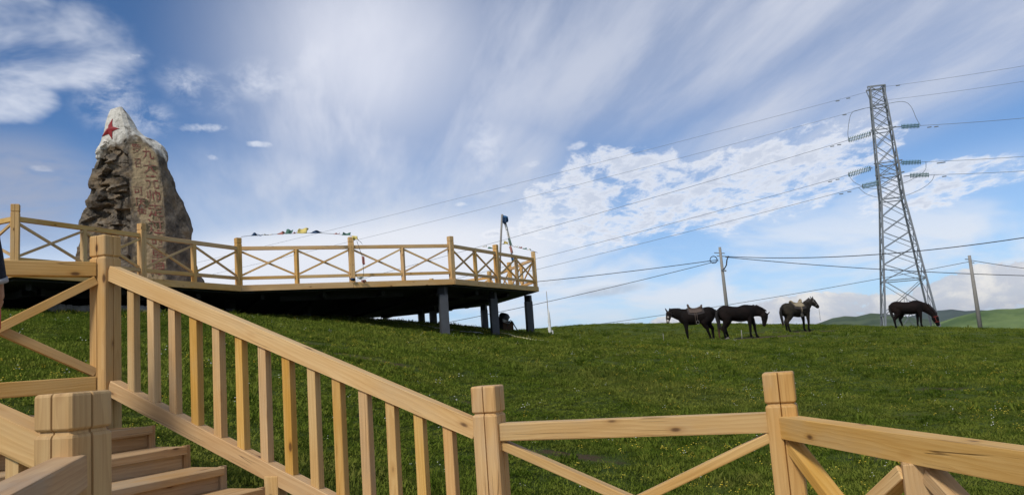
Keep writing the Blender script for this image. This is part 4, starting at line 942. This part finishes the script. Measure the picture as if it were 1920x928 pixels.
pts = [at(u, v, D=22.95) for u, v in ((669, 452), (674, 466), (679, 480), (681, 500), (682, 512), (680, 520))]; tube('cord', pts, .007, CABLE, hs_, 5)
cloth('flag', at(678, 480, D=22.95), at(683, 481, D=22.95), Vector((.02, 0, -.24)), REDF, hs_, 2, .04)
cloth('flag', at(660, 442, D=22.6), at(670, 443, D=22.6), Vector((.02, -.03, -.11)), YELLOWF, hs_, 4, .05)
cloth('flag', at(670, 448, D=22.7), at(677, 455, D=22.7), Vector((.03, 0, -.04)), NAVYF, hs_, 5, .03)
for (u, v, w_, mt, k) in ((660, 522, 9, NAVYF, 1), (675, 519, 12, WHITEF, 2), (681, 525, 9, REDF, 3)):
    cloth('flag', at(u-w_/2, v, D=22.9), at(u+w_/2, v-1, D=22.9), Vector((.03, .05, -.07)), mt, hs_, k, .06)
fp = thing('flagpole', 'thin leaning flagpole with blue cloth and streamers behind the platform rail', 'flagpole', at(937, 528, D=27.6))
pol = [at(936.5, 532, D=27.6), at(938.5, 460, D=27.6), at(941.5, 402, D=27.6)]; tube('shaft', pol, .035, CONCRETE, fp, 8)
cloth('flag', at(942, 403, D=27.6), at(952, 406, D=27.6), Vector((.02, .05, -.20)), BLUE, fp, 1, .08); cloth('flag', at(942, 406, D=27.55), at(949, 408, D=27.55), Vector((.0, .05, -.24)), NAVYF, fp, 3, .08)
strm = [at(u, v, D=27.7) for u, v in ((944, 408), (948, 420), (952, 434), (955, 448), (957, 462), (959, 476), (960, 492))]; tube('streamer_cord', strm, .012, GREYROPE, fp, 5)
for i, (q, mt) in enumerate(zip(strm[1:-1], (WHITEF, WHITEF, GREENF, REDF, BLUE))): cloth('streamer', q-Vector((.05, 0, 0)), q+Vector((.03, 0, .02)), Vector((.05, .0, -.25)), mt, fp, i*2.1, .05)
s2 = thing('prayer_flag_string', 'short string of small pale prayer flags from the flagpole to the platform end post', 'prayer flags', at(948, 459, D=27.8))
pts = [at(u, v, D=27.6+(u-940)/68*1.2) for u, v in ((941, 458), (950, 457), (965, 463), (985, 467), (1000, 471), (1008, 474))]; tube('cord', pts, .008, CABLE, s2, 5)
for i, (u, v, w_, mt) in enumerate(((948, 457, 8, YELLOWF), (968, 463.5, 6, WHITEF), (976, 465, 5, REDF), (984, 467, 6, GREENF), (992, 469, 6, WHITEF), (920, 466, 12, GREENF), (908, 463, 8, WHITEF))):
    cloth('flag', at(u-w_/2, v, D=27.7), at(u+w_/2, v+.6, D=27.7), Vector((.02, .03, .05 if i else .09)), mt, s2, i*1.3, .04)
pp = at(1029, 605, D=40); g = gz1(pp.x, pp.y); top = at(1024.5, 546, D=40)
pg = thing('prayer_pole', 'slender pole wrapped in pale cloth standing on the grass beyond the platform', 'pole', (pp.x, pp.y, g))
tube('shaft', [Vector((pp.x, pp.y, g-.2)), top], [.028, .016], CONCRETE, pg, 7)
V, Fc = loft([(Vector((pp.x, pp.y, g)).lerp(top, t_)+Vector((.03+.02*math.sin(t_*30), 0, 0)), Vector((r, 0, 0)), Vector((0, r, 0))) for t_, r in ((.02, .05), (.06, .09), (.18, .085), (.24, .05), (.32, .075), (.42, .06), (.52, .045), (.60, .02))], 10)
o_ = Vector((pp.x, pp.y, g)); mesh_obj('wrapped_cloth', [v-o_ for v in V], Fc, WHITEF, pg, Matrix.Translation(o_), True)
cloth('cloth_end', o_+Vector((.02, 0, .32)), o_+Vector((.18, 0, .30)), Vector((.02, 0, -.26)), WHITEF, pg, 3, .05)
# box, bundle and bent pipe under the platform
bx = at(953, 623, D=31.2); g = gz1(bx.x, bx.y)
CARD = material('brown_cardboard', plain((.11, .060, .035), .3, 10), .85); BLACKB = material('black_plastic_sack', plain((.012, .012, .013), .3, 10), .4)
cb = thing('cardboard_box', 'brown box lying on the grass behind the platform pillars', 'box', (bx.x, bx.y, g))
beam('carton', Vector((bx.x-.2, bx.y, g+.16)), Vector((bx.x+.2, bx.y+.05, g+.16)), .34, .34, CARD, cb, .01, rough=.01)
for k in (-1, 1): beam('flap', Vector((bx.x-.19, bx.y+.19*k, g+.335)), Vector((bx.x+.19, bx.y+.05+.19*k, g+.35)), .14, .012, CARD, cb, .002, upv=Vector((0, -.5*k, 1)))
q = at(945, 600, D=31.35)
V, Fc = loft([(Vector((q.x, q.y, z))+Vector((dx, 0, 0)), Vector((r, .03, 0)), Vector((-.03, r*.9, 0))) for z, r, dx in ((g+.0, .20, -.05), (g+.12, .25, -.05), (g+.34, .22, -.04), (g+.46, .19, -.02), (g+.56, .22, 0), (g+.68, .19, .01), (g+.74, .09, .0))], 12)
V = [v+Vector((mnoise.noise(v*6), mnoise.noise(v*6+Vector((5, 0, 0))), mnoise.noise(v*6+Vector((0, 5, 0)))))*.05 for v in V]; o_ = Vector((q.x, q.y, g))
sk = mesh_obj('black_sack', [v-o_ for v in V], Fc, BLACKB, None, Matrix.Translation(o_), True); tag(sk, 'black sack standing beside the brown box under the platform', 'sack')
cloth('white_rag', at(942, 598, D=31.0), at(955, 602, D=31.0), Vector((.02, .0, -.12)), WHITEF, None, 2, .05); tag(bpy.context.scene.collection.objects['white_rag'], 'white rag hung over the black sack under the platform', 'rag')
pp_ = [at(u, v, D=30.9) for u, v in ((951, 612), (953, 604), (957, 600.5), (961, 603), (965, 611), (969, 617), (972, 622))]; pp_[-1].z = gz1(pp_[-1].x, pp_[-1].y)+.01
tag(tube('bent_pipe', pp_, .022, material('green_pipe', plain((.05, .10, .08), .2), .5), n=7), 'bent green pipe leaning on the brown box', 'pipe')
def strip(name, label, pxs, D0, D1, w, mat):
    P = []
    for i, (u, v) in enumerate(pxs):
        a = at(u, v, D=D0+(D1-D0)*i/(len(pxs)-1)); P.append(Vector((a.x, a.y, 0)))
    V, Fc = [], []; m = 40
    for k in range(m+1):
        s = k/m*(len(P)-1); i = min(int(s), len(P)-2); p = P[i].lerp(P[i+1], s-i); d = (P[i+1]-P[i]).normalized(); y = Vector((-d.y, d.x, 0))*w*(1+.25*math.sin(k*1.7))
        for sg in (-1, 1): q_ = p+y*sg; V.append(Vector((q_.x, q_.y, gz1(q_.x, q_.y)+.055+.018*math.sin(k*2.3+sg))))
    Fc = [(2*k, 2*k+1, 2*k+3, 2*k+2) for k in range(m)]; o = V[0].copy()
    ob = mesh_obj(name, [v-o for v in V], Fc, mat, None, Matrix.Translation(o), True); md = ob.modifiers.new('s', 'SOLIDIFY'); md.thickness = .012; return tag(ob, label, 'cloth strip')
strip('cloth_strip', 'pale yellowish cloth strip trailing over the grass from the platform pillar', [(940, 626), (962, 631), (990, 639), (1020, 647)], 27.6, 25.0, .05, flagmat('pale_yellow_cloth', (.42, .40, .20)))
strip('cloth_strip', 'long pale cloth strip lying on the shaded grass under the platform', [(722, 607), (770, 611), (830, 616), (905, 628)], 28.5, 26.5, .05, flagmat('grey_white_cloth', (.40, .40, .36)))
cloth('yellow_rag', at(944, 625, D=27.4), at(957, 630, D=27.0), Vector((.02, -.10, .02)), YELLOWF, None, 1, .05); tag(COL.objects['yellow_rag'], 'yellow rag lying at the foot of the platform pillar', 'rag')
# stone footing below the monument
sf = thing('stone_footing', 'low row of pale stones under the platform below the monument', 'stone wall', at(200, 580, D=21.5))
STONE = material('pale_footing_stone', plain((.22, .21, .19), .45, 7), .9)
for i in range(15):
    u = 100+i*13.5; p = at(u, 580, D=20.6+.02*i); g = gz1(p.x, p.y); bm = bmesh.new(); bmesh.ops.create_icosphere(bm, subdivisions=2, radius=1)
    for v in bm.verts: v.co = Vector((v.co.x*.16, v.co.y*.14, v.co.z*.12))*(1+.35*mnoise.noise(v.co*1.6+Vector((i*3, 0, 0))))
    bm_obj('stone', bm, STONE, sf, Matrix.Translation((p.x, p.y, g+.06+random.uniform(0, .04))), False)

# ------------------------------------------------------------------ person at the stair head
def person():
    D = 5.25; ft = at(-152, 786, D=D); FZ = -.172
    hd = R(-18); X = Vector((math.sin(hd), math.cos(hd), 0)); Y = Vector((-X.y, X.x, 0)); m = Matrix((X, Y, UP)).transposed().to_4x4(); m.translation = Vector((ft.x, ft.y, FZ))
    root = bpy.data.objects.new('person', None); put(root, m); tag(root, 'person in a navy jacket and dark trousers standing at the stair head, holding something red', 'person')
    SKIN = material('skin', plain((.30, .17, .11), .12, 12), .55); JK = material('navy_jacket', plain((.010, .015, .028), .3, 30), .8); TR = material('dark_trousers', plain((.012, .012, .014), .3, 30), .85)
    SH = material('black_shoe', plain((.012, .012, .012), .2), .5); SOLE = material('beige_sole', plain((.33, .28, .20), .2), .7); HR = material('black_hair', plain((.012, .01, .009), .2), .6); CUFF = material('grey_cuff', plain((.30, .31, .33), .2), .8)
    P = []
    P.append(loft([(Vector((x, 0, z)), Vector((a, 0, 0)), Vector((0, b, 0))) for x, z, a, b in ((0, .84, .10, .16), (0, .95, .115, .17), (0, 1.08, .10, .145), (.01, 1.22, .115, .165), (.01, 1.34, .11, .185), (0, 1.42, .07, .12), (.01, 1.47, .055, .06), (.015, 1.53, .052, .054))], 16))
    P.append(loft([(Vector((x, 0, z)), Vector((a, 0, 0)), Vector((0, b, 0))) for x, z, a, b in ((.025, 1.49, .05, .045), (.03, 1.53, .085, .062), (.025, 1.59, .098, .073), (.018, 1.65, .100, .078), (.01, 1.70, .085, .068), (.005, 1.73, .04, .035))], 16))
    P.append(limb([((.115, 0, 1.63), .012, .012), ((.138, 0, 1.595), .018, .017), ((.118, 0, 1.58), .012, .014)], n=8))
    for s in (-1, 1):
        P.append(limb([((.0, .076*s, 1.60), .024, .012), ((.0, .084*s, 1.60), .028, .008)], n=8))
        fx, fy = (.02, -.20) if s < 0 else (-.04, .092)
        td = Vector((.35, -.94, 0)) if s < 0 else Vector((1, .15, 0)).normalized(); tsd = Vector((-td.y, td.x, 0)); ft_ = Vector((fx, fy, 0))
        P.append(limb([((0, .085*s, .90), .085, .085), ((.01, .09*s*.6+fy*.4, .70), .075, .072), ((.02+fx*.6, .3*.09*s+fy*.7, .47), .052, .052), ((fx*.9, fy*.95, .33), .054, .050), ((fx, fy, .10), .036, .036), ((fx, fy, .06), .04, .036)], n=12))
        P.append(limb([(ft_-td*.05+UP*.045, .035, .035), (ft_+td*.06+UP*.04, .035, .042), (ft_+td*.15+UP*.03, .022, .036)], tsd, 10))
        el = Vector((.02, .235*s, 1.09)) if s > 0 else Vector((-.03, -.30, 1.05)); wr = Vector((.10, .23*s, .78)) if s > 0 else Vector((.08, -.335, .755))
        P.append(limb([((0, .17*s, 1.37), .058, .055), (tuple((Vector((0, .19*s, 1.37)).lerp(el, .5))), .047, .045), (tuple(el), .040, .038), (tuple(el.lerp(wr, .5)), .036, .034), (tuple(wr), .026, .022)], n=12))
        hp = wr+Vector((.035, 0, -.075)); P.append(limb([(tuple(wr), .027, .020), (tuple(wr.lerp(hp, .5)), .036, .017), (tuple(hp), .037, .015)], n=10))
        for k, (o, L) in enumerate(((.028, .072), (.010, .080), (-.009, .076), (-.027, .060))):
            b0 = hp+Vector((o, 0, -.005)); P.append(limb([(tuple(b0), .0095, .0095), (tuple(b0+Vector((.008, -.012*s, -L*.5))), .009, .009), (tuple(b0+Vector((.004, -.035*s, -L*.85))), .008, .008), (tuple(b0+Vector((0, -.05*s, -L*.9))), .007, .007)], n=8))
        P.append(limb([(tuple(wr+Vector((.045, 0, -.03))), .011, .011), (tuple(wr+Vector((.068, -.012*s, -.065))), .010, .010), (tuple(wr+Vector((.066, -.025*s, -.095))), .008, .008)], n=8))
    merged('body', P, SKIN, root, m, .0075, 2)
    J = [loft([(Vector((x, 0, z)), Vector((a, 0, 0)), Vector((0, b, 0))) for x, z, a, b in ((0, .80, .145, .20), (0, .95, .14, .195), (0, 1.08, .125, .175), (.01, 1.22, .14, .19), (.01, 1.34, .135, .205), (0, 1.43, .09, .14), (.01, 1.48, .072, .078))], 18)]
    for s in (-1, 1):
        el = Vector((.02, .235*s, 1.09)) if s > 0 else Vector((-.03, -.30, 1.05)); wr = Vector((.10, .23*s, .78)) if s > 0 else Vector((.08, -.335, .755))
        J.append(limb([((0, .16*s, 1.38), .08, .075), (tuple(Vector((0, .19*s, 1.37)).lerp(el, .5)), .07, .064), (tuple(el), .062, .056), (tuple(el.lerp(wr, .5)), .056, .05), (tuple(el.lerp(wr, .93)), .048, .042)], n=12))
        tube('cuff', [m @ el.lerp(wr, .88), m @ el.lerp(wr, .97)], .047, CUFF, root, 12)
    merged('jacket', J, JK, root, m, .012, 2)
    T = [loft([(Vector((0, 0, z)), Vector((a, 0, 0)), Vector((0, b, 0))) for z, a, b in ((.80, .11, .165), (.88, .125, .178), (.98, .12, .172))], 16)]
    for s in (-1, 1):
        fx, fy = (.02, -.20) if s < 0 else (-.04, .092)
        td = Vector((.35, -.94, 0)) if s < 0 else Vector((1, .15, 0)).normalized(); tsd = Vector((-td.y, td.x, 0)); ft_ = Vector((fx, fy, 0))
        T.append(limb([((0, .085*s, .90), .10, .095), ((.01, .09*s*.6+fy*.4, .70), .092, .085), ((.02+fx*.6, .3*.09*s+fy*.7, .47), .074, .070), ((fx*.9, fy*.95, .28), .068, .064), ((fx, fy, .075), .064, .060)], n=12))
        S = [limb([(ft_+td*q+UP*z, a_, w_) for q, z, a_, w_ in ((-.085, .05, .03, .034), (-.03, .055, .05, .042), (.06, .05, .042, .047), (.15, .04, .032, .046), (.195, .03, .018, .03))], tsd, 12)]
        sh = merged('shoe', S, SH, root, m, .010, 2)
        V, Fc = loft([(ft_+td*q+UP*.012, tsd*w, UP*.012) for q, w in ((-.11, .02), (-.09, .038), (0, .042), (.10, .050), (.17, .047), (.215, .024))], 10); mesh_obj('sole', V, Fc, SOLE, sh, m, True)
    merged('trousers', T, TR, root, m, .012, 2)
    merged('hair', [loft([(Vector((x, 0, z)), Vector((a, 0, 0)), Vector((0, b, 0))) for x, z, a, b in ((-.055, 1.54, .04, .062), (-.035, 1.60, .078, .080), (-.018, 1.66, .094, .085), (-.002, 1.71, .098, .080), (0, 1.745, .06, .05))], 16)], HR, root, m, .012, 2)
    c = tuple(Vector((.125, -.300, .61))); w = m @ Vector(c)
    bt = bpy.data.objects.new('red_bottle', None); put(bt, Matrix.Translation(w-UP*.10)); tag(bt, 'small red bottle held in the hand of the person in navy', 'bottle')
    RB = material('red_label', plain((.42, .03, .03), .1), .4)
    V, Fc = loft([(Vector((0, 0, z)), Vector((r, 0, 0)), Vector((0, r, 0))) for z, r in ((0, .028), (.006, .032), (.10, .032), (.125, .028), (.15, .013), (.165, .013))], 14); bo = mesh_obj('bottle_body', V, Fc, RB, bt, Matrix.Translation(w-UP*.10), True)
    V, Fc = loft([(Vector((0, 0, z)), Vector((r, 0, 0)), Vector((0, r, 0))) for z, r in ((.165, .016), (.185, .016))], 12); mesh_obj('bottle_cap', V, Fc, WHITEF, bt, Matrix.Translation(w-UP*.10))
person()

# ------------------------------------------------------------------ grass and flowers
def inst_group(name, src):
    ng = bpy.data.node_groups.new(name, 'GeometryNodeTree'); ng.interface.new_socket('Geometry', in_out='INPUT', socket_type='NodeSocketGeometry'); ng.interface.new_socket('Geometry', in_out='OUTPUT', socket_type='NodeSocketGeometry')
    i, o = ng.nodes.new('NodeGroupInput'), ng.nodes.new('NodeGroupOutput'); ip = ng.nodes.new('GeometryNodeInstanceOnPoints'); oi = ng.nodes.new('GeometryNodeObjectInfo'); oi.inputs['Object'].default_value = src
    r = ng.nodes.new('GeometryNodeInputNamedAttribute'); r.data_type = 'FLOAT_VECTOR'; r.inputs['Name'].default_value = 'rot'; s = ng.nodes.new('GeometryNodeInputNamedAttribute'); s.data_type = 'FLOAT_VECTOR'; s.inputs['Name'].default_value = 'scl'
    L = ng.links.new; L(i.outputs[0], ip.inputs['Points']); L(oi.outputs['Geometry'], ip.inputs['Instance']); L(r.outputs['Attribute'], ip.inputs['Rotation']); L(s.outputs['Attribute'], ip.inputs['Scale']); L(ip.outputs[0], o.inputs[0])
    return ng
def scatter(name, label, src, X, Y, Z, scl, cat):
    me = bpy.data.meshes.new(name); me.vertices.add(len(X)); me.vertices.foreach_set('co', np.stack([X, Y, Z], 1).astype(np.float32).ravel())
    rot = np.stack([rng.normal(0, .12, len(X)), rng.normal(0, .12, len(X)), rng.uniform(0, 6.28, len(X))], 1).astype(np.float32)
    me.attributes.new('rot', 'FLOAT_VECTOR', 'POINT').data.foreach_set('vector', rot.ravel()); me.attributes.new('scl', 'FLOAT_VECTOR', 'POINT').data.foreach_set('vector', scl.astype(np.float32).ravel())
    o = bpy.data.objects.new(name, me); put(o, Matrix.Identity(4)); md = o.modifiers.new('scatter', 'NODES'); md.node_group = inst_group(name+'_scatter', src)
    return tag(o, label, cat, kind='stuff')
def blade_mesh(name, nb, rad, h0, h1, w, mat):
    V, Fc = [], []
    for k in range(nb):
        a, r = random.uniform(0, 6.28), rad*math.sqrt(random.random()); b = Vector((r*math.cos(a), r*math.sin(a), -.01)); h = random.uniform(h0, h1); t = random.uniform(0, 6.28); lean = Vector((math.cos(t), math.sin(t), 0))*h*random.uniform(.15, .9); sd_ = Vector((-math.sin(t+random.uniform(-.6, .6)), math.cos(t), 0))*w*random.uniform(.7, 1.3)
        o = len(V); V += [b-sd_, b+sd_, b+lean*.35+UP*h*.6+sd_*.8, b+lean*.35+UP*h*.6-sd_*.8, b+lean+UP*h*random.uniform(.75, 1)]; Fc += [(o, o+1, o+2, o+3), (o+3, o+2, o+4)]
    me = bpy.data.meshes.new(name); me.from_pydata([tuple(v) for v in V], [], Fc); me.materials.append(mat); return bpy.data.objects.new(name, me)
def grass_material():
    m = bpy.data.materials.new('meadow_grass'); m.use_nodes = True; t = NT(m.node_tree); t.n.clear(); out = t.node('ShaderNodeOutputMaterial')
    p = POS(t); rnd = RND(t); n1 = t.noise(p, .35, 4, .6); n2 = t.noise(p, 1.6, 5, .65)
    c = t.mix(t.ss(n1, .35, .65), (.135, .182, .023, 1), (.212, .242, .040, 1)); c = t.mix(t.m('MULTIPLY', t.ss(n2, .46, .64), .66), c, (.036, .074, .006, 1)); c = t.mix(t.m('MULTIPLY', t.ss(t.noise(p, .9, 5, .7), .54, .72), .6), c, (.26, .235, .065, 1))
    c = t.mix(t.m('MULTIPLY', t.ss(t.noise(p, .16, 4, .6), .50, .66), .55), c, (.048, .084, .012, 1)); c = t.mix(t.m('MULTIPLY', t.ss(t.noise(t.vm('ADD', p, (40, 9, 0)), .11, 5, .65), .53, .68), .5), c, (.20, .205, .05, 1)); c = t.mix(t.m('MULTIPLY', t.ss(rnd, .72, 1.0), .55), c, (.22, .22, .038, 1)); c = t.mix(t.m('MULTIPLY', t.ss(rnd, .25, .0), .6), c, (.020, .046, .005, 1))
    d = t.node('ShaderNodeBsdfDiffuse', {'Color': c}); tr = t.node('ShaderNodeBsdfTranslucent', {'Color': t.mix(.5, c, (.12, .20, .02, 1))}); mx = t.node('ShaderNodeMixShader', {0: .36}); t.l.new(d.outputs[0], mx.inputs[1]); t.l.new(tr.outputs[0], mx.inputs[2]); t.l.new(mx.outputs[0], out.inputs[0])
    return m
GM = grass_material()
def fan(n, d0, d1, a0=-46, a1=46, p=1.0):
    D = d0+(d1-d0)*rng.random(n)**p; A = np.radians(rng.uniform(a0, a1, n)); return D*np.sin(A), D*np.cos(A)
def keep(X, Y, clear=True):
    k = soil(X, Y)*1.9 < rng.random(len(X))
    s = X*ES.x+Y*ES.y; n = X*NN.x+Y*NN.y
    k &= ~((n < 4.0) & (n > -.5) & (s > -6.6) & (s < .3))
    return k
XS, YS, SC = [], [], []
for n, d0, d1, p, s0 in ((9000, 2.6, 8, .8, 1.0), (16000, 8, 18, .8, 1.15), (20000, 18, 34, .85, 1.5), (17000, 34, 62, .9, 1.9)):
    X, Y = fan(n, d0, d1, p=p); k = keep(X, Y); XS.append(X[k]); YS.append(Y[k]); SC.append(s0*rng.uniform(.7, 1.3, k.sum()))
X, Y = rng.uniform(-22, 1, 5000), rng.uniform(6, 24, 5000); k = keep(X, Y); XS.append(X[k]); YS.append(Y[k]); SC.append(1.4*rng.uniform(.7, 1.3, k.sum()))
X, Y, S = np.concatenate(XS), np.concatenate(YS), np.concatenate(SC)
patch = .72+.55*np.sin(X*.9+1.3*np.sin(Y*.6))*np.sin(Y*.8+.7*np.sin(X*.5))
scatter('grass', 'short green meadow grass covering the hillside', blade_mesh('grass_tuft', 64, .15, .03, .085, .0042, GM), X, Y, gz(X, Y), np.stack([S, S, S*np.clip(patch, .45, 1.4)*.78/np.sqrt(S)], 1), 'grass')
n = 5200; X, Y = fan(n, 4.5, 48, p=.7); k = keep(X, Y) & ((np.sin(X*.7+2*np.sin(Y*.31))*np.sin(Y*.63+1.5*np.sin(X*.37))+rng.normal(0, .45, n)) > .25); X, Y = X[k], Y[k]; S = rng.uniform(.6, 1.5, len(X))*(1+np.hypot(X, Y)/60)
CM2 = GM.copy(); CM2.name = 'coarse_meadow_leaves'
scatter('coarse_grass_clumps', 'coarser clumps of leaves standing out of the short grass', blade_mesh('leaf_clump', 34, .075, .05, .13, .0085, CM2), X, Y, gz(X, Y), np.stack([S, S, S*.85], 1), 'grass')
def flower_mesh(name, mat, r):
    V, Fc = [], []; 
    for k in range(3):
        c = Vector((random.uniform(-.05, .05), random.uniform(-.05, .05), random.uniform(.06, .11))); o = len(V)
        V += [c+Vector((r*math.cos(q*math.pi/3), r*math.sin(q*math.pi/3), .004*(q % 2))) for q in range(6)]+[c-UP*r*.7]; Fc += [tuple(o+q for q in range(6))]+[(o+(q+1) % 6, o+q, o+6) for q in range(6)]
    me = bpy.data.meshes.new(name); me.from_pydata([tuple(v) for v in V], [], Fc); me.materials.append(mat); return bpy.data.objects.new(name, me)
YF = material('yellow_petals', lambda t: t.mix(RND(t), (.62, .42, .02, 1), (.70, .58, .08, 1)), .7); WF = material('white_petals', lambda t: t.mix(RND(t), (.65, .65, .58, 1), (.75, .72, .6, 1)), .7)
X, Y = fan(9000, 3.5, 30, p=.75); k = keep(X, Y) & ((np.sin(X*.8+Y*.3)*np.sin(Y*.5-X*.2)+rng.normal(0, .5, len(X))) > .35); X, Y = X[k], Y[k]; s = rng.uniform(.6, 1.25, len(X))
scatter('yellow_wildflowers', 'tiny yellow wildflowers sprinkled through the grass', flower_mesh('yellow_flower', YF, .0085), X, Y, gz(X, Y), np.stack([s, s, s], 1), 'flowers')
X, Y = fan(1500, 5, 40, p=.8); k = keep(X, Y) & (rng.random(len(X)) < .5); X, Y = X[k], Y[k]; s = rng.uniform(.6, 1.3, len(X))
scatter('white_wildflowers', 'scattered tiny white wildflowers in the grass', flower_mesh('white_flower', WF, .009), X, Y, gz(X, Y), np.stack([s, s, s], 1), 'flowers')

# ------------------------------------------------------------------ haze over the far hills
hm = bpy.data.materials.new('thin_air'); hm.use_nodes = True; ht = NT(hm.node_tree); ht.n.clear()
ho = ht.node('ShaderNodeOutputMaterial'); hv = ht.node('ShaderNodeVolumePrincipled', {'Color': (.80, .88, 1.0, 1), 'Density': HAZE, 'Anisotropy': .2}); ht.l.new(hv.outputs[0], ho.inputs['Volume'])
bm = bmesh.new(); bmesh.ops.create_cube(bm, size=1.0)
for v in bm.verts: v.co = Vector((v.co.x*19000, v.co.y*19000, -31 if v.co.z < 0 else 140))
tag(bm_obj('haze', bm, hm), kind='stuff')
